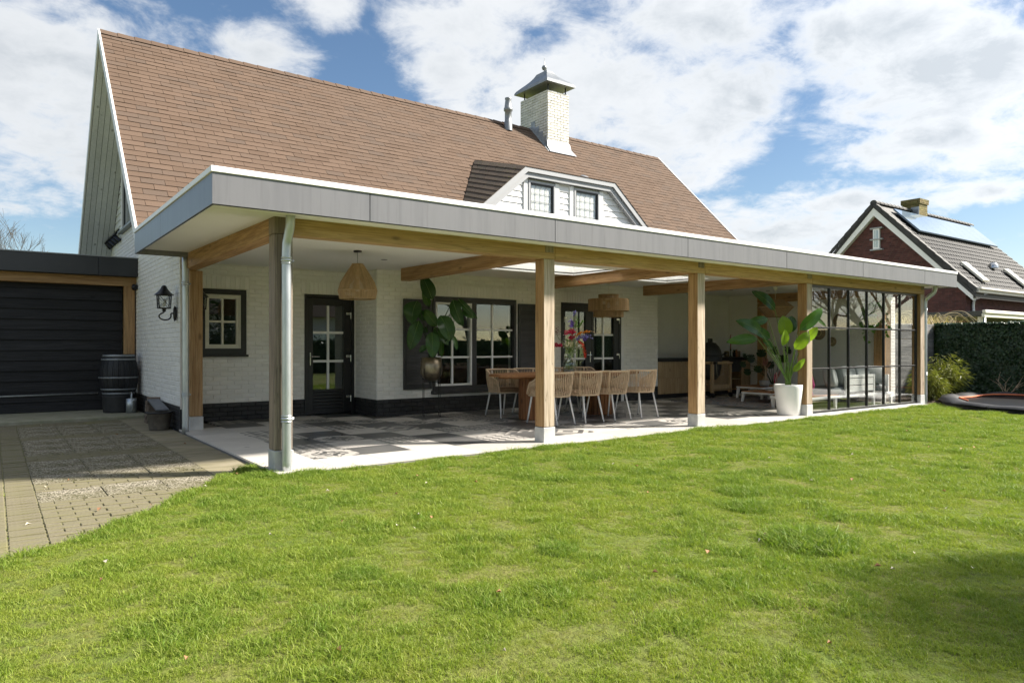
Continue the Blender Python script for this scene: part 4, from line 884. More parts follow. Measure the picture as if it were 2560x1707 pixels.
# dining table: slatted oval top on two slatted drums
TC = (5.75, 2.33)
TAB_ = thing('dining_table', 'long oval teak dining table on two slatted drum legs', 'table', (*TC, 0))
nS = 11; hy = .56; hx = 1.55; m = MB()
def oval(y): return hx * (1 - abs(y / hy) ** 2.6) ** (1 / 2.6) if abs(y) < hy else 0
for i in range(nS):
    y0, y1 = -hy + 2 * hy * i / nS + .0015, -hy + 2 * hy * (i + 1) / nS - .0015; k = 6; up = [y0 + (y1 - y0) * t / k for t in range(k + 1)]
    poly = [(TC[0] + max(oval(y), .25), TC[1] + y) for y in up] + [(TC[0] - max(oval(y), .25), TC[1] + y) for y in up[::-1]]; m = MB(); m.prism(poly, .715, .752, 2); m.build('top_slat', 'teak_x', TAB_)
m = MB(); m.prism([(TC[0] + (hx - .12) * math.cos(a), TC[1] + (hy - .1) * math.sin(a)) for a in np.linspace(0, 2 * math.pi, 40)[:-1]], .685, .713, 2); m.build('top_frame', 'teak_z', TAB_)
for px_ in (5.0, 6.5):
    m = MB(); m.lathe([(0, .012), (.205, .012), (.205, .684), (0, .684)], (px_, TC[1] + .02, 0), 24); p = m.build('drum_leg', 'black_paint', TAB_)
    sm = MB(); sm.cbox(.207, .235, -.026, .026, .005, .684, .004); me = sm.mesh('slat', 'teak_z')
    for k in range(24): inst('slat', me, p, (px_, TC[1] + .02, 0), (0, 0, 2 * math.pi * k / 24))

# rope dining chairs
def make_chair():
    t = thing('dining_chair', '', 'chair', (0, 0, 0), 'rope chairs round the dining table'); n = 60
    def plan(s, hw, yb, yf):                       # s -1..1 round the U from one arm front over the back to the other
        a = abs(s); sg = 1 if s > 0 else -1
        if a < .62: th = (a / .62) * math.pi / 2; return sg * hw * math.sin(th) ** .78 if a else 0.0, yb + (.0 - yb) * (1 - math.cos(th)) ** .9 * 1.0
        k = (a - .62) / .38; return sg * hw * (1 - .05 * k), yf * k
    def rim(s):
        a = abs(s)
        if a < .42: return .80
        if a < .88: k = (a - .42) / .46; return .80 - .155 * (k * k * (3 - 2 * k))
        k = (a - .88) / .12; return .645 - .18 * k ** 1.8
    top = []; bot = []
    for i in range(n + 1):
        s = -1 + 2 * i / n; x, y = plan(s, .298, -.335, .275); top.append(Vector((x, y, rim(s)))); x, y = plan(s, .262, -.27, .27); bot.append(Vector((x, y, .435)))
    MB().tube(top, .014, 6).build('rim', 'rope', t, smooth=True); MB().tube(bot + [bot[0]], .012, 6).build('seat_rail', 'rope', t, smooth=True)
    m = MB(); K = 108
    for i in range(K):                             # strands lean alternately, so that the weave shows gaps
        m.tv = random.random(); f = (i + .5) / K * n; g_ = f + (2.6 if i % 2 else -2.6) * .35
        def at(P, f): f = min(max(f, 0), n - .001); k = int(f); return P[k].lerp(P[k + 1], f - k)
        a, b = at(bot, f), at(top, g_); c = a.lerp(b, .5); o = Vector((c.x, c.y, 0)).normalized() * (.012 if i % 2 else .004); d = .0048 if i % 2 else .0052
        m.tube([a, a.lerp(b, .3) + o * .8, a.lerp(b, .65) + o, b], d, 4, cap=False)
    m.build('rope_shell', 'rope', t, smooth=True, kind='stuff')
    m = MB(); 
    for f in (n * .36, n * .64): k = int(f); m.tube([bot[k], bot[k].lerp(top[k], .5) * 1.0, top[k]], .013, 6)
    m.build('back_upright', 'rope', t, smooth=True)
    m = MB(); poly = [(p.x * .985, p.y * .985) for p in bot[::3]]; m.prism(poly, .425, .45, 2); m.build('seat', 'rope_inner', t)
    cu = MB(); ring_ = [(.235 * math.copysign(abs(math.cos(a)) ** .6, math.cos(a)), .01 + .235 * math.copysign(abs(math.sin(a)) ** .6, math.sin(a))) for a in np.linspace(0, 2 * math.pi, 25)[:-1]]
    for k, (sc, z) in enumerate(((.95, .452), (1.0, .465), (1.0, .485), (.9, .50), (.5, .506))): cu.v += [(x * sc, y * sc, z) for x, y in ring_]
    cu2 = MB(); cu2.add(cu.v, [(k * 24 + i, k * 24 + (i + 1) % 24, k * 24 + 24 + (i + 1) % 24, k * 24 + 24 + i) for k in range(4) for i in range(24)] + [tuple(96 + i for i in range(24))]); cu2.build('seat_pad', 'rope_inner', t, smooth=True)
    for (fx, fy, tx, ty) in ((-.185, -.315, -.155, -.21), (.185, -.315, .155, -.21), (-.265, .295, -.235, .22), (.265, .295, .235, .22)):
        m = MB(); m.tube([(fx, fy, .006), (tx, ty, .43)], [.0115, .0155], 10); l = m.build('leg', 'white_metal', t, smooth=True); MB().tube([(fx, fy, 0), (fx + (tx - fx) * .03, fy + (ty - fy) * .03, .012)], .0125, 10).build('foot_cap', 'black_metal', l)
    return t
chair0 = make_chair(); first = True
CH_L = [(4.80, 1.60, 2, 'rope dining chair seen from behind, half hidden by the second post'), (5.41, 1.60, -2, 'rope dining chair seen from behind, first one right of the post'),
        (6.02, 1.605, 1, 'rope dining chair seen from behind, second one right of the post'), (6.71, 1.63, -5, 'rope dining chair seen from behind at the far right end of table'),
        (4.84, 2.93, 178, 'rope dining chair showing its open front at the left end of table'), (5.46, 2.98, 181, 'rope dining chair across the table, its rim just left of the post'),
        (6.07, 2.98, 180, 'rope dining chair across the table, rim peeking out left of the flower vase'), (6.68, 2.98, 179, 'rope dining chair across the table, rim peeking out right of the flower vase')]
for x, y, a, lab in CH_L:
    c = chair0 if first else copy_tree(chair0); first = False; c.location = (x, y, 0); c.rotation_euler = (0, 0, R(a)); c['label'] = lab

# vase and flowers
VP = (5.60, 2.13)
V = thing('glass_vase', 'clear glass bottle vase with pebbles standing on the dining table', 'vase', (*VP, .752))
MB().lathe([(.0, .004), (.098, .004), (.108, .02), (.108, .17), (.098, .20), (.05, .235), (.03, .255), (.027, .30), (.036, .322), (.031, .322), (.023, .30), (.026, .257), (.046, .23), (.094, .196), (.103, .17), (.103, .022), (.09, .010), (0, .010)], (*VP, .752), 32).build('bottle', 'vase_glass', V, smooth=True)
m = MB(); rp = random.Random(3)
for i in range(150):
    a = rp.uniform(0, 6.28); r = .09 * math.sqrt(rp.random()); z = .772 + rp.uniform(0, .04); s = rp.uniform(.007, .012); m.tv = rp.random(); m.lathe([(0, -s), (s, -s * .3), (s * .9, s * .4), (0, s)], (VP[0] + r * math.cos(a), VP[1] + r * math.sin(a), z), 6)
m.build('pebbles', 'pebble', V, smooth=True, kind='stuff')
RT = Vector((math.cos(YAW), -math.sin(YAW), 0)); FW = Vector((math.sin(YAW), math.cos(YAW), 0)); UP = Vector((0, 0, 1))
BQ = thing('flower_bouquet', 'tall bouquet of crimson, violet, orange and red flowers in the glass vase', 'flowers', (*VP, 1.02))
fo = Vector((*VP, 1.05)); neck = Vector((*VP, 1.07)); foot = Vector((*VP, .80)); rf = random.Random(11)
sp = .0067 * .1404                               # metres per crop pixel of the bouquet close-up
def fpos(a, b, d=0.0): return neck + RT * ((a - 365) * sp) + UP * ((950 - b) * sp) + FW * d
def blossoms(name, mat, pts, n, spread, size, petals=5):
    m = MB()
    for i in range(n):
        k = i / max(1, n - 1) * (len(pts) - 1); q = int(min(k, len(pts) - 2)) if len(pts) > 1 else 0; p = pts[q].lerp(pts[q + 1], k - q) if len(pts) > 1 else pts[0].copy()
        p = p + Vector((rf.gauss(0, spread), rf.gauss(0, spread), rf.gauss(0, spread))); ax = Vector((rf.gauss(0, 1), rf.gauss(0, 1), rf.gauss(.3, 1))).normalized(); u = ax.orthogonal().normalized(); w = ax.cross(u); s = size * rf.uniform(.7, 1.25); m.tv = rf.random()
        for k in range(petals):
            a = 2 * math.pi * k / petals; d = u * math.cos(a) + w * math.sin(a); e = u * math.cos(a + .6) + w * math.sin(a + .6); f = u * math.cos(a - .6) + w * math.sin(a - .6); m.add([p, p + f * s * .6 + ax * s * .35, p + d * s + ax * s * .55, p + e * s * .6 + ax * s * .35], [(0, 1, 2, 3)])
    m.build(name, mat, BQ, smooth=False)
def stem(pts, r=.003): MB().tube(catmull([foot + Vector((rf.uniform(-.05, .05), rf.uniform(-.05, .05), 0)), neck] + pts, 4), r, 5).build('stem', 'stem_green', BQ, smooth=True)
F = fpos
stem([F(420, 700), F(465, 230)]); blossoms('delphinium', 'petal_blue', [F(465, 200), F(462, 260)], 14, .008, .022); blossoms('delphinium', 'petal_violet', [F(410, 350), F(400, 470)], 26, .014, .026)
stem([F(380, 760), F(400, 560, -.03)]); blossoms('crimson_rose', 'petal_crimson', [F(320, 570, -.04), F(460, 550, -.04)], 46, .018, .026); blossoms('crimson_rose', 'petal_crimson', [F(380, 680, -.05), F(420, 640, -.05)], 30, .016, .025); blossoms('crimson_rose', 'petal_crimson', [F(80, 800, .02), F(225, 785, .02)], 40, .012, .026)
stem([F(450, 800), F(500, 640), F(620, 560), F(740, 540)]); blossoms('orange_spray', 'petal_orange', [F(490, 620, -.03), F(570, 570, -.03), F(720, 545, -.02)], 70, .008, .016); blossoms('pale_spray', 'pampas_beige', [F(730, 540), F(840, 575)], 16, .005, .012)
stem([F(480, 800), F(560, 660), F(700, 640)]); blossoms('larkspur', 'petal_blue', [F(500, 660), F(620, 640), F(740, 640)], 44, .016, .024); blossoms('larkspur', 'petal_violet', [F(620, 700), F(650, 690)], 12, .012, .024)
stem([F(480, 780), F(590, 730), F(640, 850), F(650, 1000)]); blossoms('red_amaranth', 'petal_red', [F(530, 720, -.03), F(600, 770, -.04), F(640, 900, -.04), F(645, 1010, -.04)], 120, .010, .015)
stem([F(360, 800), F(200, 700), F(130, 560)]); blossoms('berry_twig', 'berry', [F(90, 620), F(140, 480), F(200, 580), F(90, 560)], 60, .02, .010, 4); blossoms('white_filler', 'petal_white', [F(260, 720), F(300, 820), F(470, 850), F(540, 780), F(260, 640)], 130, .024, .012, 4)
blossoms('greenery', 'stem_green', [F(300, 850), F(420, 880), F(500, 820), F(300, 680), F(480, 700)], 90, .026, .024, 3); stem([F(440, 700), F(520, 480), F(600, 390)]); blossoms('sage_sprig', 'pothos_leaf', [F(480, 470), F(500, 280)], 40, .012, .018, 3); blossoms('sage_sprig', 'pothos_leaf', [F(530, 480), F(615, 360)], 36, .010, .018, 3)
blossoms('pale_lily', 'petal_white', [F(530, 830, -.03), F(545, 790, -.03)], 12, .012, .03)
for k in range(16): a = rf.uniform(0, 6.28); stem([neck + Vector((math.cos(a) * .12, math.sin(a) * .12, rf.uniform(.12, .25)))], .002)

# pendant lamps
def cord(t, x, y, z0, mat, r=.003, cup=True):
    zc = ZC(y) - .001
    MB().tube([(x, y, z0), (x, y, zc - .03)], r, 6).build('cord', mat, t)
    m = MB(); m.lathe([(0, zc), (.052, zc), (.05, zc - .02), (.035, zc - .06), (.012, zc - .075), (0, zc - .075)] if cup else [(0, zc), (.055, zc), (.055, zc - .022), (0, zc - .024)], (x, y, 0), 18); m.build('ceiling_cup', mat, t, smooth=True)
def strands(prof, x, y, n, mat, name, t, r=.0035, gap=None):
    m = MB()
    for k in range(n):
        a = 2 * math.pi * k / n; m.tv = random.random(); m.tube([(x + q * math.cos(a), y + q * math.sin(a), z) for q, z in prof], r, 4, cap=False)
    m.build(name, mat, t, kind='stuff')
def hoop(t, x, y, r, z, mat='raffia', th=.007): MB().tube([(x + r * math.cos(a), y + r * math.sin(a), z) for a in np.linspace(0, 2 * math.pi, 41)], th, 6, cap=False).build('hoop', mat, t, smooth=True)
x, y = 1.76, 2.02; t = thing('pendant_lamp', 'dome shaped woven rattan pendant lamp nearest the garden door', 'lamp', (x, y, 1.78), 'woven pendant lamps under the veranda')
s = 9.95 / 1770.4; zt = 2.30; z1 = zt - 63 * s; z2 = zt - 82 * s; cord(t, x, y, zt, 'black_metal', .0028, False)
strands([(.072, zt), (.16, zt - 24 * s), (.225, zt - 44 * s), (.258, z1)], x, y, 110, 'raffia', 'shade', t, .0050); strands([(.258, z1), (.236, z2)], x, y, 130, 'raffia', 'skirt', t, .0045); hoop(t, x, y, .258, z1); hoop(t, x, y, .236, z2, th=.006); hoop(t, x, y, .072, zt, th=.008)
m = MB(); m.lathe([(0, zt + .002), (.075, zt)], (x, y, 0), 20); m.build('shade_top', 'raffia', t); MB().lathe([(0, zt - .10), (.02, zt - .11), (.032, zt - .15), (.02, zt - .19), (0, zt - .195)], (x, y, 0), 12).build('bulb', 'ceramic', t, smooth=True)
x, y = 7.62, 3.28; t = thing('pendant_lamp', 'three tiered woven drum pendant lamp above the dining table', 'lamp', (x, y, 1.78), 'woven pendant lamps under the veranda')
s = cam_w(x, y) / 1770.4; zz = lambda py: 1.2 + (865.63 - py) * s; cord(t, x, y, zz(737), 'cream_paint', .004)
for r, a, b in ((.195, 737, 748), (.395, 748.5, 777), (.29, 777.5, 792)):
    strands([(r, zz(a)), (r, zz(b))], x, y, int(r * 420), 'raffia', 'drum', t, .0056); hoop(t, x, y, r, zz(a)); hoop(t, x, y, r, zz(b))
MB().lathe([(0, zz(737) - .0), (.195, zz(737))], (x, y, 0), 24).build('shade_top', 'raffia', t); m = MB(); m.lathe([(.2, zz(748.5)), (.394, zz(748.5))], (x, y, 0), 24); m.build('shade_top', 'raffia', t); m = MB(); m.lathe([(.29, zz(777.5)), (.394, zz(777))], (x, y, 0), 24); m.build('shade_rim', 'raffia', t)
MB().lathe([(0, zz(755)), (.02, zz(757)), (.04, zz(765)), (.025, zz(770)), (0, zz(771))], (x, y, 0), 12).build('bulb', 'ceramic', t, smooth=True)
x, y = 11.48, 2.12; t = thing('pendant_lamp', 'hexagonal brown woven pendant lamp above the coffee table, behind the plant', 'lamp', (x, y, 1.78), 'woven pendant lamps under the veranda')
s = cam_w(x, y) / 1770.4; cord(t, x, y, zz(748), 'cream_paint', .004); m = MB(); A = [(r, zz(q)) for r, q in ((.17, 749), (.385, 768.5), (.19, 793))]; nn = 8; vs = [(x + r * math.cos(2 * math.pi * (k + .5) / nn), y + r * math.sin(2 * math.pi * (k + .5) / nn), z) for r, z in A for k in range(nn)]
m.add(vs, [(i * nn + k, i * nn + (k + 1) % nn, i * nn + nn + (k + 1) % nn, i * nn + nn + k) for i in range(2) for k in range(nn)] + [tuple(range(nn))]); m.build('shade', 'wicker', t); MB().tube([vs[nn + k % nn] for k in range(nn + 1)], .006, 5).build('hoop', 'raffia', t)

# leaves
def leaf(parent, mat, base, tip, width, up=None, droop=.15, fold=.25, wave=.03, n=9, name='leaf', blunt=.8):
    base, tip = Vector(base), Vector(tip); ax = tip - base; L = ax.length; d = ax / L; up = Vector(up or (0, 0, 1)); side = d.cross(up)
    side = side.normalized() if side.length > .05 else d.cross(RT).normalized(); nrm = side.cross(d).normalized(); m = MB(); ws = (-1, -.55, 0, .55, 1); ph = random.uniform(0, 6)
    for i in range(n + 1):
        t = i / n; wd = width / 2 * (math.sin(math.pi * min(1, max(0, t ** blunt)) * .98 + .02)) ** .62 if 0 < t < 1 else width * .02
        c = base + ax * t + nrm * (droop * L * (4 * t * (1 - t)) * .5)
        for q in ws: m.v.append(tuple(c + side * (wd * q) + nrm * (fold * wd * abs(q) + wave * width * math.sin(t * 9 + ph + q * 2) * abs(q))))
    for i in range(n):
        for k in range(4): m.f.append((i * 5 + k, i * 5 + k + 1, i * 5 + k + 6, i * 5 + k + 5)); m.t.append(0); m.mi.append(0)
    o = m.build(name, mat, parent, smooth=True)
    if width > .04: ml = MB(); cl = [Vector(m.v[i * 5 + 2]) + nrm * .002 for i in range(n + 1)]; ml.tube(cl, [max(.0014, .0045 * (1 - i / n)) for i in range(n + 1)], 5); ml.build('midrib', 'stem_green', o, smooth=True)
    return o
def petiole(parent, pts, r0, r1, mat): k = catmull(pts, 5); MB().tube(k, [r0 + (r1 - r0) * i / (len(k) - 1) for i in range(len(k))], 6).build('stalk', mat, parent, smooth=True)
# plant in the white pot
PB = Vector((9.06, .27, 0)); s = cam_w(PB.x, PB.y) / 1770.4 * .21053
t = thing('potted_plant', 'tall strelitzia plant with bright green leaves in big white pot', 'plant', tuple(PB))
prof = [(0, .0), (120 * s, .0), (127 * s, .012), (152 * s, .34), (160 * s, .46), (161 * s, 360 * s - .012), (158 * s, 360 * s), (150 * s, 360 * s), (148 * s, 350 * s), (146 * s, 330 * s), (0, 325 * s)]
MB().lathe(prof, tuple(PB), 48).build('pot', 'pot_white', t, smooth=True); MB().lathe([(0, 332 * s), (147 * s, 331 * s)], tuple(PB), 30).build('soil', 'bed_soil', t)
G_ = lambda a, b, d=0.0: PB + RT * ((a - 840) * s) + UP * ((1525 - b) * s) + FW * d
camdir = -FW + UP * .25
LV = [((705, 282), (448, 45), 105, .10, 'banana_leaf_dark', .35), ((585, 388), (305, 470), 95, -.05, 'banana_leaf_dark', .4), ((500, 558), (180, 412), 125, -.08, 'banana_leaf_dark', .3), ((640, 615), (370, 478), 95, .06, 'banana_leaf_dark', .2), ((446, 622), (88, 664), 105, -.10, 'banana_leaf', .2),
      ((790, 588), (748, 352), 150, -.06, 'banana_leaf_young', .1), ((742, 705), (733, 515), 95, -.14, 'banana_leaf_young', .1), ((858, 550), (890, 350), 125, .05, 'banana_leaf_dark', .1), ((945, 522), (1218, 262), 120, -.10, 'banana_leaf', .15),
      ((1010, 335), (1276, 482), 50, .08, 'banana_leaf', .5), ((1012, 655), (1160, 485), 95, -.02, 'banana_leaf_young', .15), ((872, 745), (1012, 545), 125, -.16, 'banana_leaf_young', .15), ((876, 1012), (992, 855), 62, -.08, 'banana_leaf_young', .1), ((560, 630), (690, 742), 60, .12, 'banana_leaf_dark', .2)]
for b, tp, w, d, mt, dr in LV:
    p0 = G_(*b, d); p1 = G_(*tp, d + random.uniform(-.12, .12)); leaf(t, mt, p0, p1, w * s * 1.2, camdir + RT * random.uniform(-.4, .4), dr, .22); r0 = G_(840 + random.uniform(-28, 28), 1185, random.uniform(-.05, .05)); petiole(t, [r0, r0.lerp(p0, .45) + UP * .05, p0], .010, .005, 'stem_green')
for k in range(9): r0 = G_(840 + random.uniform(-30, 30), 1185, random.uniform(-.05, .05)); petiole(t, [r0, r0 + UP * random.uniform(.2, .42) + RT * random.uniform(-.03, .03)], .011, .007, 'stem_green')
# plant on the wire stand
PM = Vector((3.90, 3.78, 0)); s = cam_w(PM.x, PM.y) / 1770.4 * .25505
t = thing('potted_plant', 'dark green strelitzia in a hammered metal pot on a thin black stand', 'plant', tuple(PM)); zb = (1520 - 1178) * s; zt = (1520 - 945) * s
MB().lathe([(0, zb), (40 * s, zb + .004), (80 * s, zb + .05), (102 * s, zb + .11), (108 * s, zb + .17), (106 * s, zb + .27), (98 * s, zt), (94 * s, zt), (92 * s, zt - .03), (0, zt - .035)], tuple(PM), 40).build('pot', 'hammered_metal', t, smooth=True); MB().lathe([(0, zt - .03), (93 * s, zt - .031)], tuple(PM), 24).build('soil', 'bed_soil', t)
m = MB(); r = 110 * s
for k in range(4): a = math.pi / 2 * k + .35; m.tube([(PM.x + r * math.cos(a), PM.y + r * math.sin(a), 0), (PM.x + r * math.cos(a), PM.y + r * math.sin(a), zb + .23)], .006, 6)
for z in (.075, zb - .01, zb + .02):
    for k in range(4): a, b = math.pi / 2 * k + .35, math.pi / 2 * (k + 1) + .35; m.tube([(PM.x + r * math.cos(a), PM.y + r * math.sin(a), z), (PM.x + r * math.cos(b), PM.y + r * math.sin(b), z)], .005, 5)
m.build('stand', 'black_metal', t); G_ = lambda a, b, d=0.0: PM + RT * ((a - 378) * s) + UP * ((1520 - b) * s) + FW * d
LV = [((388, 378), (288, 142), 120, 0, .1), ((352, 445), (298, 262), 70, .08, .1), ((248, 395), (204, 628), 165, -.10, .35), ((330, 575), (246, 490), 80, .05, .1), ((262, 588), (178, 872), 125, -.08, .2), ((338, 832), (260, 890), 50, -.05, .1), ((392, 698), (405, 946), 118, -.14, .15),
      ((435, 640), (315, 480), 95, -.05, .1), ((470, 540), (572, 785), 150, -.12, .25), ((402, 655), (545, 825), 95, -.02, .2), ((590, 382), (690, 642), 105, -.02, .25), ((640, 372), (832, 568), 60, .0, .4), ((690, 482), (802, 562), 70, -.04, .2), ((480, 778), (482, 945), 50, -.06, .1), ((592, 732), (636, 872), 42, -.1, .1), ((280, 660), (345, 700), 55, 0, .1)]
for i, (b, tp, w, d, dr) in enumerate(LV):
    d = max(d, -.2); p0 = G_(*b, d); p1 = G_(*tp, d + random.uniform(-.08, .04)); mt = 'banana_leaf' if i in (1, 7, 13) else 'banana_leaf_dark'; leaf(t, mt, p0, p1, w * s * 1.15, camdir + RT * random.uniform(-.5, .5), dr, .25, .05); r0 = G_(378 + random.uniform(-25, 25), 950, random.uniform(-.04, .04)); petiole(t, [r0, r0.lerp(p0, .5) + UP * .06, p0], .012, .005, 'stem_dark')
# ------------------------------------------------------------------ outdoor kitchen
K = thing('outdoor_kitchen', 'outdoor kitchen with oak fronts and black worktop in the corner', 'kitchen', (11.8, 4.5, 0))
m = MB(); m.box(10.10, 12.72, 4.245, 4.89, .10, .845); m.box(12.72, 13.20, 4.60, 4.89, .10, .845); m.box(12.72, 13.20, 4.26, 4.60, .10, .13); m.box(13.20, 13.58, 4.245, 4.89, .10, .845); m.build('carcass', 'oak_z', K)
MB().box(10.10, 13.58, 4.29, 4.88, .0, .10).build('plinth', 'black_paint', K)
for a, b in ((10.105, 10.985),):
    for c, d in ((.10, .455), (.461, .842)):
        n = 5; f = MB(); dr = None
        for k in range(n):
            x0 = a + (b - a) * k / n; m = MB(); m.cbox(x0 + .0005, x0 + (b - a) / n - .0005, 4.222, 4.244, c, d, .0015)
            if dr is None: dr = m.build('drawer_front', 'cabinet_oak', K)
            else: m.build('plank', 'cabinet_oak', dr)
for a, b in ((10.99, 11.42), (11.425, 11.85), (11.855, 12.28), (12.285, 12.70), (13.205, 13.575)):
    d0 = None
    for k in range(4):
        x0 = a + (b - a) * k / 4; m = MB(); m.cbox(x0 + .0005, x0 + (b - a) / 4 - .0005, 4.222, 4.244, .10, .842, .0015)
        if d0 is None: d0 = m.build('door_front', 'cabinet_oak', K)
        else: m.build('plank', 'cabinet_oak', d0)
MB().cbox(10.09, 13.595, 4.19, 4.895, .846, .925, .004).build('worktop', 'black_stone', K)
m = MB(); m.prism([(12.74, .84), (13.18, .84), (13.18, .62), (13.10, .56), (12.82, .56), (12.74, .62)], 4.205, 4.6, 1); m.build('basin', 'dark_basin', K); MB().cbox(12.725, 13.195, 4.25, 4.59, .36, .39, .003).build('shelf', 'cabinet_oak', K)
# barbecue cart and kamado
CX, CY = 11.60, 3.90
C_ = thing('barbecue_cart', 'light wooden barbecue cart on black castors in front of the kitchen', 'cart', (CX, CY, 0))
for a in (-.33, .33):
    for b in (-.27, .27): m = MB(); m.cbox(CX + a - .035, CX + a + .035, CY + b - .035, CY + b + .035, .12, .84, .004); m.build('leg', 'cabinet_oak', C_)
m = MB(); m.cbox(CX - .365, CX + .365, CY - .30, CY - .23, .78, .845, .004); m.cbox(CX - .365, CX + .365, CY + .23, CY + .30, .78, .845, .004); m.cbox(CX - .365, CX - .30, CY - .23, CY + .23, .78, .845, .004); m.cbox(CX + .30, CX + .365, CY - .23, CY + .23, .78, .845, .004); m.build('top_frame', 'cabinet_oak', C_)
m = MB(); m.cbox(CX - .295, CX + .295, CY - .295, CY - .255, .20, .30, .004); m.build('apron', 'cabinet_oak', C_)
for k in range(11): MB().cbox(CX - .29 + k * .0545, CX - .252 + k * .0545, CY - .25, CY + .25, .30, .318, .003).build('shelf_slat', 'cabinet_oak', C_)
m = MB(); m.tube([(CX - .30, CY - .36, .815), (CX + .33, CY - .36, .815)], .018, 10); m.build('handle', 'cabinet_oak', C_, smooth=True)
for a in (-.30, .33): MB().cbox(CX + a - .03, CX + a + .03, CY - .385, CY - .30, .785, .845, .006).build('handle_bracket', 'black_metal', C_)
MB().tube([(CX + .02, CY - .33, .80), (CX + .02, CY - .33, .55), (CX - .22, CY - .33, .50), (CX - .25, CY - .33, .78)], .004, 5).build('tool_hook', 'steel', C_)
for a in (-.33, .33):
    for b in (-.27, .27): m = MB(); m.lathe([(0, -.02), (.05, -.018), (.055, 0), (.05, .018), (0, .02)], (CX + a + .02, CY + b, .055), 16, 0); m.cbox(CX + a - .02, CX + a + .035, CY + b - .02, CY + b + .02, .06, .122, .004); m.build('castor', 'black_metal', C_, smooth=False)
KM = thing('kamado_grill', 'black egg shaped kamado barbecue standing in the wooden cart', 'barbecue', (CX - .06, CY, .45)); kx = CX - .06
MB().lathe([(0, .40), (.14, .41), (.22, .52), (.262, .70), (.27, .86), (.27, .90)], (kx, CY, 0), 30).build('bowl', 'kamado_black', KM, smooth=True); MB().lathe([(.276, .90), (.276, .925), (.272, .93), (.272, .975), (.276, .98), (.276, 1.0)], (kx, CY, 0), 30).build('band', 'black_metal', KM, smooth=True)
MB().lathe([(.27, 1.0), (.255, 1.09), (.21, 1.19), (.14, 1.265), (.07, 1.295), (.06, 1.30), (.06, 1.37), (.045, 1.385), (0, 1.385)], (kx, CY, 0), 30).build('lid', 'kamado_black', KM, smooth=True); m = MB(); m.tube([(kx + .19, CY - .2, 1.0), (kx + .30, CY - .26, 1.04), (kx + .34, CY - .16, 1.04)], .014, 8); m.build('handle', 'black_metal', KM, smooth=True); m = MB(); m.tube([(kx + .08, CY - .05, 1.28), (kx + .16, CY - .05, 1.27), (kx + .20, CY - .05, 1.20)], .007, 6); m.build('hinge_spring', 'black_metal', KM)
# things on the worktop
def lath(name, label, cat, prof, loc, mat, n=20, part='body'):
    t = thing(name, label, cat, loc); MB().lathe(prof, loc, n).build(part, mat, t, smooth=True); return t
t = lath('storage_jar', 'bronze jar on the black worktop left of the red candle', 'jar', [(0, .001), (.06, .001), (.064, .02), (.064, .11), (.058, .13), (.06, .15), (0, .152)], (13.03, 4.55, .926), 'bronze')
t = thing('candlestick', 'tall dark red taper candle in a black holder on the worktop', 'candle', (13.20, 4.55, .926)); MB().lathe([(0, 0.001), (.045, .001), (.045, .015), (.012, .03), (.010, .16), (.018, .18), (.018, .20), (0, .2)], (13.20, 4.55, .926), 14).build('holder', 'black_metal', t, smooth=True); MB().tube([(13.20, 4.55, 1.12), (13.20, 4.55, 1.50)], [.012, .010], 10).build('candle', 'candle_red', t, smooth=True)
t = lath('pepper_mill', 'slim brown wooden mill on the worktop beside the red candle', 'mill', [(0, .001), (.028, .001), (.022, .08), (.028, .13), (.02, .18), (0, .20)], (13.27, 4.42, .926), 'teak_z')
t = lath('herb_pot', 'small dark pot with a spiky plant on the black worktop', 'plant', [(0, .001), (.05, .001), (.055, .12), (.05, .12), (0, .11)], (13.36, 4.55, .926), 'anthracite_paint', part='pot')
for k in range(9): a = k * .7; leaf(t, 'monstera_leaf', (13.36, 4.55, 1.03), (13.36 + .06 * math.cos(a), 4.55 + .06 * math.sin(a), 1.11 + random.uniform(0, .03)), .02, None, .05, n=4)
t = thing('wooden_box', 'small woven wooden box at the right end of the worktop', 'box', (13.50, 4.60, .926)); MB().cbox(13.43, 13.57, 4.53, 4.67, .927, 1.08, .006).build('body', 'basket', t); [MB().cbox(13.425, 13.575, 4.522, 4.529, .94 + k * .045, .965 + k * .045, .002).build('slat', 'wicker', t) for k in range(3)]

# ------------------------------------------------------------------ lounge corner
m = MB(); m.cbox(9.75, 12.6, 1.25, 3.55, .004, .014, .003); tag(m.build('rug', 'rug'), 'faded blue and rust patterned rug under the coffee table', 'rug')
def low_table(x0, x1, y0, y1, z, label):
    t = thing('coffee_table', label, 'table', ((x0 + x1) / 2, (y0 + y1) / 2, .015), 'low teak tables in the lounge'); n = 8
    for k in range(n): a = y0 + (y1 - y0) * k / n; MB().cbox(x0, x1, a + .0015, a + (y1 - y0) / n - .0015, z - .018, z, .003).build('top_slat', 'teak_x', t)
    m = MB(); ring_pts = None; m.cbox(x0, x1, y0, y0 + .03, z - .055, z - .02, .003); m.cbox(x0, x1, y1 - .03, y1, z - .055, z - .02, .003); m.cbox(x0, x0 + .03, y0 + .03, y1 - .03, z - .055, z - .02, .003); m.cbox(x1 - .03, x1, y0 + .03, y1 - .03, z - .055, z - .02, .003); m.build('frame', 'white_metal', t)
    for a, sx in ((x0, 1), (x1, -1)):
        for b, sy in ((y0, 1), (y1, -1)): m = MB(); q = .055; e = .04; m.hexa([(a - sx * .01, b, .016), (a - sx * .01 + sx * e, b, .016), (a - sx * .01 + sx * e, b + sy * e, .016), (a - sx * .01, b + sy * e, .016)], [(a + sx * .03, b + sy * .0, z - .055), (a + sx * (.03 + q), b, z - .055), (a + sx * (.03 + q), b + sy * q, z - .055), (a + sx * .03, b + sy * q, z - .055)]); m.build('leg', 'white_metal', t)
    return t
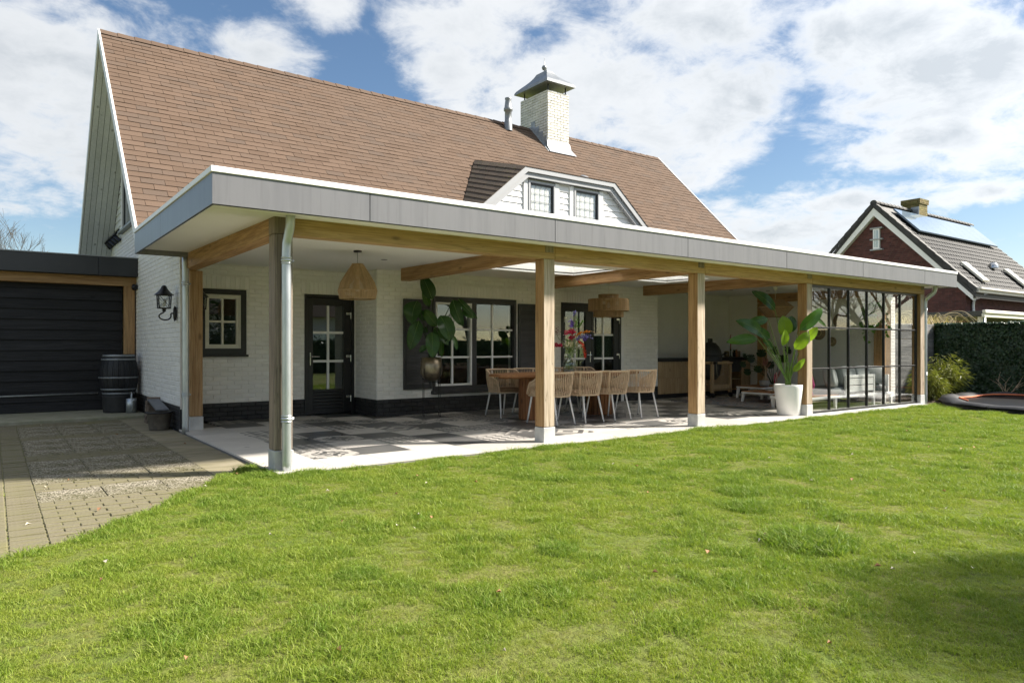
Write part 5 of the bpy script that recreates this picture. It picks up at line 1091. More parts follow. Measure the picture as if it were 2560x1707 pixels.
low_table(10.80, 11.80, 1.72, 2.50, .245, 'low teak coffee table with white legs left of the white plant pot'); low_table(11.65, 12.55, 2.56, 3.25, .30, 'second low teak table just behind the coffee table')
t = thing('candle_tray', 'white tray with candle holders on the coffee table', 'tray', (11.42, 2.12, .246)); m = MB(); m.lathe([(0, 0.001), (.17, .001), (.175, .018), (.168, .018), (.165, .008), (0, .008)], (11.42, 2.12, .246), 28); m.build('tray', 'ceramic', t, smooth=True)
for (x, y, h, cm, ch) in ((11.36, 2.06, .15, 'candle_rose', .20), (11.46, 2.08, .17, 'candle_pink', .22)):
    t = thing('candle_holder', 'knotted grey ceramic holder with a %s candle on the white tray' % ('deep pink' if cm == 'candle_rose' else 'pale pink'), 'candle', (x, y, .255)); MB().lathe([(0, .001), (.045, .001), (.05, .02), (.03, .045), (.045, .07), (.028, .095), (.035, .12), (.02, h), (0, h)], (x, y, .255), 16).build('holder', 'ceramic', t, smooth=True); MB().tube([(x, y, .255 + h - .01), (x, y, .255 + h + ch)], [.012, .01], 10).build('candle', cm, t, smooth=True)
def plume(par, mat, p0, p1, w, n=80, name='plume'):
    p0, p1 = Vector(p0), Vector(p1); m = MB(); ax = (p1 - p0)
    for i in range(n):
        k = random.random(); p = p0 + ax * k; d = (ax.normalized() * .6 + Vector((random.gauss(0, 1), random.gauss(0, 1), random.gauss(0, 1))) * .5).normalized() * w * random.uniform(.5, 1.1) * (1.1 - .6 * k); sd = d.orthogonal().normalized() * .004; m.tv = random.random(); m.add([p - sd, p + sd, p + d], [(0, 1, 2)])
    m.build(name, mat, par)
def dried(loc, prof, mat, plumes, label):
    t = thing('dried_flower_vase', label, 'vase', loc); MB().lathe(prof, loc, 20).build('vase', mat, t, smooth=True); top = Vector(loc) + UP * prof[-1][1]
    for (dx, dz, mt, w, n) in plumes: p1 = top + RT * dx + UP * dz + FW * random.uniform(-.03, .03); MB().tube(catmull([Vector(loc) + UP * .05, top, top.lerp(p1, .6)], 4), .0025, 5).build('stalk', 'dry_grass', t); plume(t, mt, top.lerp(p1, .45), p1, w, n)
dried((11.66, 2.22, .246), [(0, .001), (.04, .001), (.055, .03), (.058, .07), (.035, .12), (.02, .15), (.022, .17)], 'amber_glass', [(-.02, .20, 'pampas_rose', .045, 90), (.10, .28, 'pampas_red', .06, 160), (-.30, .42, 'pampas_beige', .022, 120), (.06, .2, 'pampas_rose', .05, 120)], 'small amber vase with rust red dried grasses on the coffee table')
dried((12.05, 2.75, .301), [(0, .001), (.05, .001), (.07, .04), (.075, .12), (.05, .18), (.022, .23), (.02, .30), (.024, .33)], 'basket', [(-.05, .30, 'pampas_rose', .08, 260), (.04, .28, 'pampas_rose', .08, 260), (.10, .18, 'pampas_rose', .06, 140)], 'brown bottle vase with dusty pink pampas grass on the rear low table')
t = thing('grey_planter', 'round grey ceramic bowl on the rear low table', 'bowl', (11.82, 2.62, .301)); MB().lathe([(0, .001), (.09, .001), (.11, .05), (.115, .13), (.108, .13), (.10, .06), (0, .05)], (11.82, 2.62, .301), 24).build('bowl', 'grey_ceramic', t, smooth=True)
# monstera
MP = Vector((12.95, 3.15, 0)); t = thing('monstera_plant', 'dark monstera with split leaves in the back corner behind the table', 'plant', tuple(MP)); MB().lathe([(0, .001), (.14, .001), (.19, .30), (.18, .30), (.17, .28), (0, .27)], tuple(MP), 28).build('pot', 'grey_ceramic', t, smooth=True)
def monstera(par, base, ctr, size, nrm):
    c = Vector(ctr); nrm = Vector(nrm).normalized(); u = nrm.cross(UP).normalized(); w = u.cross(nrm).normalized() * -1; m = MB(); N_ = 40; pts = []
    for k in range(N_):
        a = 2 * math.pi * k / N_; r = size * (.78 + .22 * math.cos(a) - .25 * max(0, math.cos(a - math.pi)) ** 6); r *= (.55 if k % 5 in (0,) and 5 < k < 35 else 1.0); pts.append(c + u * (r * math.sin(a) * .85) - w * (r * math.cos(a)) * -1 + nrm * (-.12 * size * abs(math.sin(a))))
    m.add([c] + pts, [(0, k + 1, (k + 1) % N_ + 1) for k in range(N_)]); m.build('leaf', 'monstera_leaf', par); petiole(par, [base, (Vector(base) + c) / 2 + UP * .12, c], .008, .004, 'stem_dark')
for a, b, d, sz in ((-.62, .62, 0, .13), (-.50, .95, .1, .15), (-.28, 1.08, 0, .17), (-.75, .80, -.1, .11), (.05, 1.15, .05, .17), (.25, .95, 0, .16), (-.42, .70, -.15, .15), (-.15, .80, -.2, .15), (-.66, 1.0, .05, .10), (.4, 1.15, .1, .15)):
    monstera(t, MP + UP * .27, MP + RT * a + UP * b + FW * d, sz, -FW + UP * random.uniform(.1, .8) + RT * random.uniform(-.5, .5))
# sofa
SO = thing('lounge_sofa', 'white framed lounge sofa with grey cushions and teak side shelf behind glass', 'sofa', (11.9, .9, 0))
m = MB(); m.cbox(10.05, 13.30, .50, .55, .185, .235, .006); m.cbox(10.05, 13.30, 1.25, 1.30, .185, .235, .006); m.cbox(10.05, 10.10, .55, 1.25, .185, .235, .006); m.cbox(13.25, 13.30, .55, 1.25, .185, .235, .006); m.build('frame', 'white_metal', SO)
for x in (10.12, 11.05, 12.52, 13.25):
    for y in (.505, 1.25): m = MB(); m.hexa([(x - .018, y, 0.001), (x + .018, y, 0.001), (x + .018, y + .045, 0.001), (x - .018, y + .045, 0.001)], [(x - .05, y, .184), (x + .035, y, .184), (x + .035, y + .045, .184), (x - .05, y + .045, .184)]); m.build('leg', 'white_metal', SO)
for k in range(6): MB().cbox(10.05, 11.25, .56 + k * .115, .67 + k * .115, .236, .256, .003).build('shelf_slat', 'teak_x', SO)
def frame_panel(x0, x1, y, z0, z1, name): 
    m = MB(); m.cbox(x0, x0 + .06, y, y + .04, z0, z1, .006); m.cbox(x1 - .06, x1, y, y + .04, z0, z1, .006); m.cbox(x0 + .06, x1 - .06, y, y + .04, z1 - .06, z1, .006); m.cbox(x0 + .06, x1 - .06, y + .006, y + .03, z1 - .20, z1 - .075, .004); m.cbox(x0 + .06, x1 - .06, y + .006, y + .03, z1 - .33, z1 - .215, .004); m.build(name, 'white_metal', SO)
frame_panel(11.42, 12.56, .51, .236, .625, 'back_frame'); m = MB(); m.cbox(13.18, 13.24, .55, 1.25, .236, .60, .006); m.build('arm_frame', 'white_metal', SO)
def cushion(x0, x1, y0, y1, z0, z1, name, mat='cushion', rot=None, n=8, puff=.35):
    m = MB(); c = Vector(((x0 + x1) / 2, (y0 + y1) / 2, (z0 + z1) / 2)); h = Vector(((x1 - x0) / 2, (y1 - y0) / 2, (z1 - z0) / 2)); vs = []; N_ = 20; Mv = 12
    for i in range(Mv + 1):
        ph = -math.pi / 2 + math.pi * i / Mv
        for k in range(N_):
            th = 2 * math.pi * k / N_; f = lambda v, e: math.copysign(abs(v) ** e, v); p = Vector((h.x * f(math.cos(ph), puff) * f(math.cos(th), puff), h.y * f(math.cos(ph), puff) * f(math.sin(th), puff), h.z * f(math.sin(ph), .6))); vs.append(p)
    M_ = Matrix.Translation(c) @ (Euler(rot).to_matrix().to_4x4() if rot else Matrix.Identity(4)); m.add([M_ @ v for v in vs], [(i * N_ + k, i * N_ + (k + 1) % N_, (i + 1) * N_ + (k + 1) % N_, (i + 1) * N_ + k) for i in range(Mv) for k in range(N_)]); m.build(name, mat, SO, smooth=True)
cushion(10.98, 12.78, .56, 1.28, .25, .40, 'seat_cushion'); cushion(12.80, 13.18, .56, 1.28, .25, .40, 'seat_cushion')
cushion(11.45, 11.98, .58, .78, .40, .80, 'back_cushion', rot=(R(-12), 0, 0)); cushion(12.0, 12.55, .58, .78, .40, .80, 'back_cushion', rot=(R(-12), 0, 0)); cushion(10.95, 11.45, .60, .82, .38, .76, 'back_cushion', rot=(R(-10), R(14), R(20))); cushion(12.65, 13.10, .62, .84, .40, .78, 'back_cushion', rot=(R(-10), 0, R(-25))); cushion(10.75, 11.1, .95, 1.1, .42, .70, 'scatter_cushion', 'cushion_beige', rot=(R(-20), 0, R(10)))
t = thing('raffia_lamp', 'table lamp with magenta and straw raffia fringe on the sofa shelf', 'lamp', (10.52, .78, .257)); x, y, z = 10.52, .78, .257
MB().lathe([(0, .001), (.10, .001), (.07, .10), (.105, .13), (.115, .17)], (x, y, z), 30).build('foot', 'pink_raffia', t, smooth=True); MB().lathe([(.115, .17), (.125, .18), (.085, .36), (.084, .37)], (x, y, z), 30).build('fringe', 'pink_raffia', t, smooth=True); MB().lathe([(.085, .37), (.06, .50), (.03, .505), (0, .506)], (x, y, z), 30).build('shade', 'natural_raffia', t, smooth=True)
# woven discs on the end wall
for i, (y, z, r, lab) in enumerate(((1.81, 1.78, .19, 'large round wicker wall disc with pale ring on the lounge wall'), (2.36, 1.52, .17, 'round wicker wall disc next to the oak post with the plant'), (2.03, 1.31, .11, 'small round wicker wall disc below the large one'))):
    t = thing('wall_disc', lab, 'wall decor', (13.598, y, z)); MB().lathe([(0, -.012), (r * .35, -.012), (r * .4, -.03), (r * .55, -.034), (r * .6, -.016), (r * .98, -.02), (r, -.002)], (13.598, y, z), 36, 0).build('weave', 'wicker', t, smooth=True); MB().tube([(13.563, y + r * .48 * math.cos(a), z + r * .48 * math.sin(a)) for a in np.linspace(0, 6.2832, 33)], r * .07, 6, cap=False).build('ring', 'natural_raffia', t, smooth=True)
# hanging plant
HP = Vector((12.78, .62, 1.90)); t = thing('hanging_plant', 'trailing bright green plant in a hanging basket behind the glass', 'plant', tuple(HP)); MB().lathe([(0, 0), (.075, .0), (.098, .07), (.10, .12), (.092, .12), (0, .10)], tuple(HP), 24).build('basket', 'basket', t, smooth=True)
m = MB(); [m.tube([HP + Vector((.095 * math.cos(a), .095 * math.sin(a), .12)), (HP.x, HP.y, 2.33)], .0025, 4) for a in (0, 2.1, 4.2)]; m.tube([(HP.x, HP.y, 2.33), (HP.x, HP.y, ZC(.6))], .003, 4); m.build('cord', 'basket', t)
lf = MB()
def small_leaf(m, p, d, s, nrm=None): d = Vector(d).normalized(); sd = (d.cross(Vector(nrm or (random.gauss(0, 1), random.gauss(0, 1), random.gauss(.5, 1)))) or d.orthogonal()).normalized(); m.tv = random.random(); p = Vector(p); m.add([p, p + d * s * .45 + sd * s * .38, p + d * s, p + d * s * .45 - sd * s * .38], [(0, 1, 2, 3)])
for k in range(26):
    side = -1 if k < 19 else random.choice((-1, 1)); a0 = HP + Vector((random.uniform(-.08, .08), random.uniform(-.08, .08), .12)); off = RT * (side * random.uniform(.07, .16)) - FW * random.uniform(-.08, .08); ln = random.uniform(.2, .75 if k % 3 == 0 else .5); pts = catmull([a0, a0 + off + UP * .05, a0 + off * 1.3 - UP * ln * .5, a0 + off * 1.35 + RT * random.uniform(-.06, .1) - UP * ln], 5); MB().tube(pts, .002, 4).build('vine', 'stem_green', t)
    for p in pts[2:]:
        for q in range(2): small_leaf(lf, p, Vector((random.gauss(0, 1), random.gauss(0, 1), random.gauss(-.6, .6))), random.uniform(.06, .095))
for k in range(110): small_leaf(lf, HP + Vector((random.gauss(0, .06), random.gauss(0, .06), .13 + random.uniform(0, .06))), Vector((random.gauss(0, 1), random.gauss(0, 1), random.gauss(.4, .6))), .085)
lf.build('foliage', 'pothos_leaf', t, kind='stuff')
# ------------------------------------------------------------------ black shed on the left and the things in front of it
surf('shed_fascia', (.020, .022, .027), (.026, .028, .033), rough=.4, scale=2)
surf('rubber_black', (.02, .02, .022), (.035, .035, .037), rough=.6, scale=5); surf('old_brick', (.20, .155, .12), (.13, .10, .075), rough=.95, scale=12, bump=.6, tint=.25); surf('slate', (.10, .11, .13), (.15, .16, .18), rough=.5, scale=6); surf('mortar_tub', (.10, .085, .07), (.16, .14, .11), rough=.8, scale=9)
SH = thing('garden_shed', 'black boarded flat roofed shed with oak beam against the house', 'shed', (-3, 8.3, 0))
m = MB(); m.box(-8, -.21, 8.32, 8.45, .02, 2.34); m.box(-8, -.21, 11, 11.1, .02, 2.6); m.box(-8, -7.9, 8.45, 11, .02, 2.6); m.box(-8, -.01, 8.0, 11.1, 2.49, 2.56); m.build('wall', 'black_paint', SH)
z = .03; bh = .188
while z < 2.25:
    m = MB(); a, b = -8, -.215; m.add([(a, 8.318, z), (a, 8.27, z), (a, 8.30, z + bh), (a, 8.318, z + bh), (b, 8.318, z), (b, 8.27 + random.uniform(-.003, .003), z), (b, 8.30, z + bh), (b, 8.318, z + bh)], [(0, 1, 2, 3), (4, 7, 6, 5), (0, 4, 5, 1), (1, 5, 6, 2), (2, 6, 7, 3), (3, 7, 4, 0)]); m.build('board', 'black_board', SH); z += bh - .004
MB().cbox(-8, -.012, 8.10, 8.28, 2.33, 2.492, .005, jit=.002).build('beam', 'oak_x', SH); MB().cbox(-.205, -.03, 8.11, 8.265, .02, 2.328, .005).build('post', 'oak_z', SH)
for a, b in ((-8, -2.9), (-2.895, -.65), (-.645, -.004)): MB().cbox(a, b, 7.90, 7.918, 2.494, 2.825, .002).build('fascia_panel', 'shed_fascia', SH)
m = MB(); m.cbox(-8, -.002, 7.885, 7.96, 2.826, 2.846, .003); m.build('roof_trim', 'zinc_dark', SH); MB().box(-8, -.004, 7.92, 11.1, 2.56, 2.82).build('roof_deck', 'bitumen', SH)
MB().tube([(-8, 8.245, .315), (-3, 8.245, .325), (-.62, 8.245, .335)], .016, 10).build('conduit', 'galvanised', SH, smooth=True)
t = thing('security_camera', 'small black surveillance camera under the shed fascia by the wall', 'lamp', (-.06, 8.05, 2.30)); m = MB(); m.cbox(-.05, -.01, 8.0, 8.08, 2.27, 2.36, .006); m.build('base', 'black_metal', t); m = MB(); m.lathe([(0, 0), (.04, 0), (.055, .10), (0, .11)], (0, 0, 0), 14); m.xf(Matrix.Translation((-.06, 8.0, 2.33)) @ Matrix.Rotation(R(115), 4, 'X')); m.build('head', 'black_metal', t, smooth=True)  # black surveillance camera by the wall: base block and tilted head
BC = (-.36, 7.62); zs = .325
t = thing('barrel_stand', 'black tub used as a stand below the wooden rain barrel', 'tub', (*BC, .02)); MB().lathe([(0, .021), (.245, .021), (.25, .05), (.262, .30), (.275, .325), (.255, .325), (.0, .322)], (*BC, 0), 32).build('tub', 'rubber_black', t, smooth=True)
t = thing('rain_barrel', 'dark oak rain barrel with iron hoops at the corner of shed and wall', 'barrel', (*BC, zs)); br = lambda k: .235 + .085 * math.sin(math.pi * (k * .9 + .05)); H_ = .73; n = 22
for k in range(n):
    a0, a1 = 2 * math.pi * k / n + .008, 2 * math.pi * (k + 1) / n - .008; m = MB(); m.tv = random.random(); vs = []
    for j in range(9):
        q = j / 8; r = br(q)
        for rr, a in ((r, a0), (r, a1), (r - .025, a1), (r - .025, a0)): vs.append((BC[0] + rr * math.cos(a), BC[1] + rr * math.sin(a), zs + .003 + H_ * q))
    m.add(vs, [(j * 4 + i, j * 4 + (i + 1) % 4, j * 4 + 4 + (i + 1) % 4, j * 4 + 4 + i) for j in range(8) for i in range(4)] + [(3, 2, 1, 0), (32, 33, 34, 35)]); m.build('stave', 'barrel_stave', t)
for q0, q1 in ((.02, .07), (.13, .17), (.42, .455), (.86, .90), (.945, .995)): MB().lathe([(br(q0) + .001, zs + H_ * q0), (br(q0) + .005, zs + H_ * q0 + .002), (br(q1) + .005, zs + H_ * q1 - .002), (br(q1) + .001, zs + H_ * q1)], (*BC, 0), 44).build('hoop', 'zinc_dark', t, smooth=True)
MB().lathe([(0, zs + H_ - .012), (.222, zs + H_ - .012)], (*BC, 0), 30).build('lid', 'barrel_stave', t)
W_ = (-.205, 7.30); t = thing('watering_can', 'grey galvanised watering can standing below the barrel', 'watering can', (*W_, .02)); MB().lathe([(0, .021), (.085, .021), (.085, .27), (.078, .275), (.075, .25), (0, .24)], (*W_, 0), 28).build('body', 'galvanised', t, smooth=True)
m = MB(); m.tube(catmull([(W_[0], W_[1] - .08, .06), (W_[0] + .01, W_[1] - .13, .16), (W_[0] + .01, W_[1] - .16, .26)], 4), [.018] * 5 + [.014] * 4, 8); m.build('spout', 'galvanised', t, smooth=True); m = MB(); m.tube(catmull([(W_[0], W_[1] - .07, .27), (W_[0], W_[1] - .05, .36), (W_[0], W_[1] + .05, .37), (W_[0], W_[1] + .085, .2)], 5), .009, 8); m.build('handle', 'galvanised', t, smooth=True)
rb = random.Random(4); k = 0; NM = ['lowest', 'second', 'third', 'fourth', 'fifth', 'sixth', 'topmost']
for lay in range(7):
    for q in range(2 if lay < 6 else 1):
        x0 = -.20 + rb.uniform(-.015, .015); y0 = 5.72 + q * .12 + rb.uniform(-.01, .01); z0 = GZ + .002 + lay * .0595; wd = .20 if lay < 6 else .23; m = MB(); m.cbox(x0, x0 + .17 + rb.uniform(0, .02), y0, y0 + .105, z0, z0 + .056, .006, jit=.003); o = m.build('loose_brick', 'old_brick'); tag(o, 'weathered loose brick by the wall, %s layer of the stack, %s one' % (NM[lay], 'front' if q == 0 else 'rear'), 'brick', 'stack of loose bricks beside the white wall')
m = MB(); m.hexa([(-.235, 4.74, GZ + .275), (-.06, 4.74, GZ + .275), (-.03, 5.70, GZ + .37), (-.20, 5.70, GZ + .37)], [(-.235, 4.74, GZ + .297), (-.06, 4.74, GZ + .297), (-.03, 5.70, GZ + .392), (-.20, 5.70, GZ + .392)]); tag(m.build('slate_slab', 'slate'), 'grey slate slab sloping from the brick stack onto the bucket', 'slab')
B_ = (-.205, 4.66); t = thing('mortar_bucket', 'worn black mortar bucket on the paving beside the wall', 'bucket', (*B_, GZ)); MB().lathe([(0, GZ + .004), (.135, GZ + .004), (.14, GZ + .02), (.168, GZ + .25), (.182, GZ + .255), (.182, GZ + .268), (.162, GZ + .268), (.158, GZ + .24), (.13, GZ + .03), (0, GZ + .028)], (*B_, 0), 32).build('tub', 'mortar_tub', t, smooth=True); MB().lathe([(.168, GZ + .248), (.186, GZ + .25), (.186, GZ + .272), (.16, GZ + .272)], (*B_, 0), 32).build('rim', 'rubber_black', t, smooth=True)

# ------------------------------------------------------------------ right side: fence, pillar, hedge, shrubs, trampoline
FN = thing('garden_fence', 'grey weathered board fence beyond the right end of the veranda', 'fence', (15.8, 1.55, 0))
for k in range(9): MB().cbox(13.80, 17.7, 1.50, 1.522, .02 + k * .195, .02 + k * .195 + .188, .004, jit=.002).build('board', 'fence_board', FN)
for x in (13.85, 15.1, 16.4, 17.6): MB().cbox(x - .04, x + .04, 1.524, 1.60, -.1, 1.78, .004).build('post', 'fence_board', FN)
PI_ = thing('brick_pillar', 'narrow white painted brick pillar behind the glass screen', 'pillar', (14.0, .93, 0)); m = MB(); m.box(13.9, 14.10, .84, 1.04, -.05, 2.30); m.build('core', 'white_mortar', PI_)
bm_ = MB(); bm_.cbox(-.10, .098, -.006, .0, 0, .061, .003); bme = bm_.mesh('brick', 'white_brick')
for k in range(32):
    z = .0 + k * .0715; inst('brick', bme, PI_, (14.0, .84, z)); inst('brick', bme, PI_, (13.9, .94, z), (0, 0, R(-90)))
HG = thing('ivy_hedge', 'tall clipped dark ivy hedge along the right side of the garden', 'hedge', (17.7, -1, 0)); HX = 17.48
m = MB(); m.box(HX + .14, HX + .45, -6.0, 1.46, -.1, 1.68); m.build('inner_core', 'stem_dark', HG)
iv = MB(); rh = random.Random(8)
def ivy(p, nrm, s):
    nrm = (Vector(nrm) + Vector((rh.gauss(0, .45), rh.gauss(0, .45), rh.gauss(0, .45)))).normalized(); d = (Vector((0, 0, -1)) + Vector((rh.gauss(0, .5), rh.gauss(0, .5), rh.gauss(0, .4)))); d = (d - nrm * d.dot(nrm)).normalized(); sd = nrm.cross(d); p = Vector(p); iv.tv = rh.random()
    iv.add([p, p + sd * s * .5 - d * s * .05 - nrm * .1 * s, p + sd * s * .42 + d * s * .35, p + d * s * .95 - nrm * .15 * s, p - sd * s * .42 + d * s * .35, p - sd * s * .5 - d * s * .05 - nrm * .1 * s], [(0, 1, 2), (0, 2, 3), (0, 3, 4), (0, 4, 5)])
for k in range(15000):
    y = rh.uniform(-3.6, 1.48); z = rh.uniform(0, 1.80); b = .06 * mnoise.noise(Vector((y * 2.2, z * 2.2, 0))); ivy((HX + .08 + b + rh.uniform(0, .12) ** 1.5, y, z), (-1, 0, .35), rh.uniform(.045, .085))
for k in range(4500): y = rh.uniform(-3.6, 1.48); x = HX + rh.uniform(.06, .5); ivy((x, y, 1.74 + .05 * mnoise.noise(Vector((y * 2, x * 2, 3))) + rh.uniform(-.04, .05)), (-.2, -.2, 1), rh.uniform(.045, .08))
for k in range(1200): x = HX + rh.uniform(.06, .4); ivy((x, 1.47, rh.uniform(0, 1.75)), (-.3, 1, .2), .07)
iv.build('foliage', 'ivy_leaf', HG, kind='stuff')
def bamboo(loc, rad, h, n, label, seed):
    t = thing('bamboo_bush', label, 'bush', loc, 'feathery bamboo bushes at the foot of the hedge'); r = random.Random(seed); m = MB(); L0 = Vector(loc)
    for k in range(46):
        a = r.uniform(0, 6.28); q = rad * math.sqrt(r.random()); top = L0 + Vector((q * math.cos(a), q * math.sin(a), h * (1 - .45 * (q / rad) ** 2) * r.uniform(.7, 1.05))); base = L0 + Vector((q * .25 * math.cos(a), q * .25 * math.sin(a), 0)); pts = catmull([base, base.lerp(top, .6) + UP * .08, top], 3)
        MB().tube(pts, .004, 4).build('cane', 'stem_dark', t) if k < 30 else None
        for j in range(n):
            f = r.uniform(.25, 1.0); p = base.lerp(top, f) + Vector((r.gauss(0, .05), r.gauss(0, .05), r.gauss(0, .05))); d = Vector((math.cos(a) * .7 + r.gauss(0, .5), math.sin(a) * .7 + r.gauss(0, .5), r.uniform(-1.0, .35))).normalized(); s = r.uniform(.10, .19); sd = d.cross(Vector((r.gauss(0, 1), r.gauss(0, 1), 1))).normalized() * s * .065; m.tv = r.random(); m.add([p, p + d * s * .4 + sd, p + d * s + Vector((0, 0, -s * .15)), p + d * s * .4 - sd], [(0, 1, 2, 3)])
    m.build('foliage', 'bamboo_leaf', t, kind='stuff')
bamboo((16.05, .72, -.02), .62, 1.12, 60, 'large yellow green bamboo bush in front of the ivy hedge', 1); bamboo((14.75, .42, -.02), .36, .72, 44, 'smaller yellow green bamboo bush right beside the downpipe', 2)
def twigs(t, base, h, n, spread, mat='bark', r0=.008, seed=1, lv=2):
    r = random.Random(seed); m = MB()
    def br(p, d, l, rad, k):
        pts = [p]; 
        for i in range(4): d = (d + Vector((r.gauss(0, .12), r.gauss(0, .12), r.gauss(.03, .08)))).normalized(); pts.append(pts[-1] + d * l / 4)
        m.tube(pts, [rad * (1 - .17 * i) for i in range(5)], 5 if rad > .02 else 4, cap=False)
        if k > 0:
            for i in range(r.randint(3, 4)): q = pts[r.randint(1, 4)]; dd = (d + Vector((r.gauss(0, spread), r.gauss(0, spread), r.gauss(.12, spread * .6)))).normalized(); br(q, dd, l * r.uniform(.55, .8), rad * .55, k - 1)
    for i in range(n): br(Vector(base), Vector((r.gauss(0, spread), r.gauss(0, spread), 1)).normalized(), h * r.uniform(.7, 1.1), r0, lv)
    return m
t = thing('bare_shrub', 'small leafless shrub growing in front of the ivy hedge', 'shrub', (16.9, -.35, 0)); twigs(t, (16.9, -.35, -.02), .42, 6, .55, r0=.009, seed=5, lv=1).build('branches', 'pampas_beige', t)
# ornamental grass behind the fence
def ornamental(OG, label, seed, n, planter):
    t = thing('ornamental_grass', label, 'grass', tuple(OG), 'dry ornamental grasses behind the fence'); rg = random.Random(seed); m = MB()
    if planter: MB().cbox(OG.x - .7, OG.x + .7, OG.y - .5, OG.y + .5, -.1, OG.z + .65, .01).build('planter', 'fence_board', t)
    for k in range(n):
        a = rg.uniform(0, 6.28); ln = rg.uniform(.45, 1.0); p = OG + Vector((rg.uniform(-.6, .6), rg.uniform(-.4, .4), .65)); out = Vector((math.cos(a), math.sin(a), 0)); pts = catmull([p, p + out * ln * .25 + UP * ln * .6, p + out * ln * .65 + UP * ln * .68, p + out * ln + UP * ln * .35], 3); n_ = len(pts); m.tv = rg.random(); w_ = out.cross(UP) * .008; vs = []
        for i, q in enumerate(pts): vs += [q - w_ * (1 - i / n_), q + w_ * (1 - i / n_)]
        m.add(vs, [(2 * i, 2 * i + 1, 2 * i + 3, 2 * i + 2) for i in range(n_ - 1)])
    m.build('blades', 'dry_grass', t, kind='stuff')
    for k, (a_, hh) in enumerate(((.3, .85), (-.5, .9), (1.2, .8), (2.6, .9), (-.9, .75), (3.4, .7))):
        out = RT * math.cos(a_) + FW * math.sin(a_) * .5; p = OG + UP * .65; MB().tube(catmull([p, p + out * .25 + UP * hh * .7, p + out * .75 + UP * hh * .85, p + out * 1.15 + UP * hh * .55], 6), .007, 4).build('seed_stalk', 'dry_grass', t)
ornamental(Vector((18.75, 2.0, .75)), 'dry straw coloured ornamental grass arching above the end of the hedge', 3, 170, False)
ornamental(Vector((16.6, 2.35, .7)), 'dry ornamental grass in a planter behind the fence, seen through the glass', 4, 230, True)
# trampoline
TR = Vector((15.32, -2.42, 0)); t = thing('trampoline', 'round in-ground trampoline with dark padding and orange edge', 'trampoline', tuple(TR)); Rr = 2.62; nT = 16
def seg(k, f): a = 2 * math.pi * (k + f) / nT; return Vector((math.cos(a), math.sin(a), 0))
MB().lathe([(Rr - .12, -.3), (Rr - .06, -.3), (Rr - .03, .035), (Rr - .07, .04)], tuple(TR), 64).build('ground_ring', 'rubber_black', t, smooth=True); MB().lathe([(0, .05), (2.24, .055)], tuple(TR), 64).build('jump_mat', 'black_paint', t); MB().lathe([(Rr - .05, .055), (Rr - .03, .062), (Rr - .05, .068)], tuple(TR), 64).build('frame_tube', 'galvanised', t, smooth=True)
rt = random.Random(6)
for k in range(nT):
    m = MB(); lift0, lift1 = rt.uniform(.0, .05), rt.uniform(.0, .05); vs = []
    for j in range(9):
        f = .01 + .98 * j / 8; d = seg(k, f); wob = .018 * math.sin(math.pi * f) + (.05 * math.sin(math.pi * f) if 1 < k < 6 else 0)
        for r_, z in ((Rr + .02, .055), (Rr - .02, .075 + wob), (Rr - .20, .085 + wob), (Rr - .36, .075), (Rr - .37, .06)): vs.append(TR + d * r_ + UP * z)
    m.add(vs, [(j * 5 + i, j * 5 + i + 1, j * 5 + i + 6, j * 5 + i + 5) for j in range(8) for i in range(4)]); m.build('edge_pad', 'rubber_black', t, smooth=True)
surf('orange_fabric', (.62, .17, .06), (.5, .12, .05), rough=.7); MB().tube([TR + Vector((math.cos(a), math.sin(a), 0)) * (Rr - .385 - .02 * math.sin(a * 9)) + UP * (.088 + .014 * math.sin(a * 7)) for a in np.linspace(-.5, 2.24, 90)], .022, 6).build('orange_trim', 'orange_fabric', t, smooth=True)

# ------------------------------------------------------------------ the neighbour's house
surf('red_brick', (.115, .042, .036), (.075, .03, .03), rough=.9, scale=9, tint=.3); surf('red_mortar', (.10, .075, .065), rough=.95); surf('pantile', (.048, .047, .046), (.036, .035, .035), rough=.65, scale=3, tint=.25); surf('solar_glass', (.30, .40, .52), rough=.06, spec=1.0, metal=.5); surf('cream_gutter', (.72, .69, .62), rough=.5); surf('yellow_brick', (.24, .18, .085), (.15, .14, .045), rough=.95, scale=6, tint=.3); surf('bright_glass', (.55, .60, .66), rough=.08, metal=.7)
NX, NE, NR, NZ, NZR = 24.58, 3.25, 6.60, 3.14, 6.66
NB = thing('neighbour_house', 'dark red brick house with grey tiled roof and solar panels behind hedge', 'house', (28.5, 6.6, 0))
m = MB(); m.prism([(3.55, -.3), (9.65, -.3), (9.65, 3.3), (6.6, 6.35), (3.55, 3.3)], NX + .25, 33.0, 0); nw = m.build('wall', 'red_mortar', NB); bb = MB(); rn = random.Random(2)
row = 0; z = .0
while z < 6.3:
    h = .06; hw = 3.05 if z < 3.3 else 6.35 - z
    y = 6.6 - hw + (0 if row % 2 else -.11)
    while y < 6.6 + hw:
        a, b = max(y, 6.6 - hw), min(y + .21, 6.6 + hw); y += .22
        if b - a > .04 and z > 1.4: bb.tv = rn.random(); d = .006 + rn.uniform(-.002, .002); bb.add([(NX + .25 - d, a, z), (NX + .25 - d, b, z), (NX + .25 - d, b, z + h), (NX + .25 - d, a, z + h)], [(0, 1, 2, 3)])
    if z < 3.3 and z > 1.4:
        x = NX + .25 + (0 if row % 2 else -.11)
        while x < 33: bb.tv = rn.random(); bb.add([(max(x, NX + .25), 3.545, z), (x + .21, 3.545, z), (x + .21, 3.545, z + h), (max(x, NX + .25), 3.545, z + h)], [(0, 1, 2, 3)]); x += .22
    z += .07; row += 1
bb.build('brickwork', 'red_brick', nw, kind='stuff')
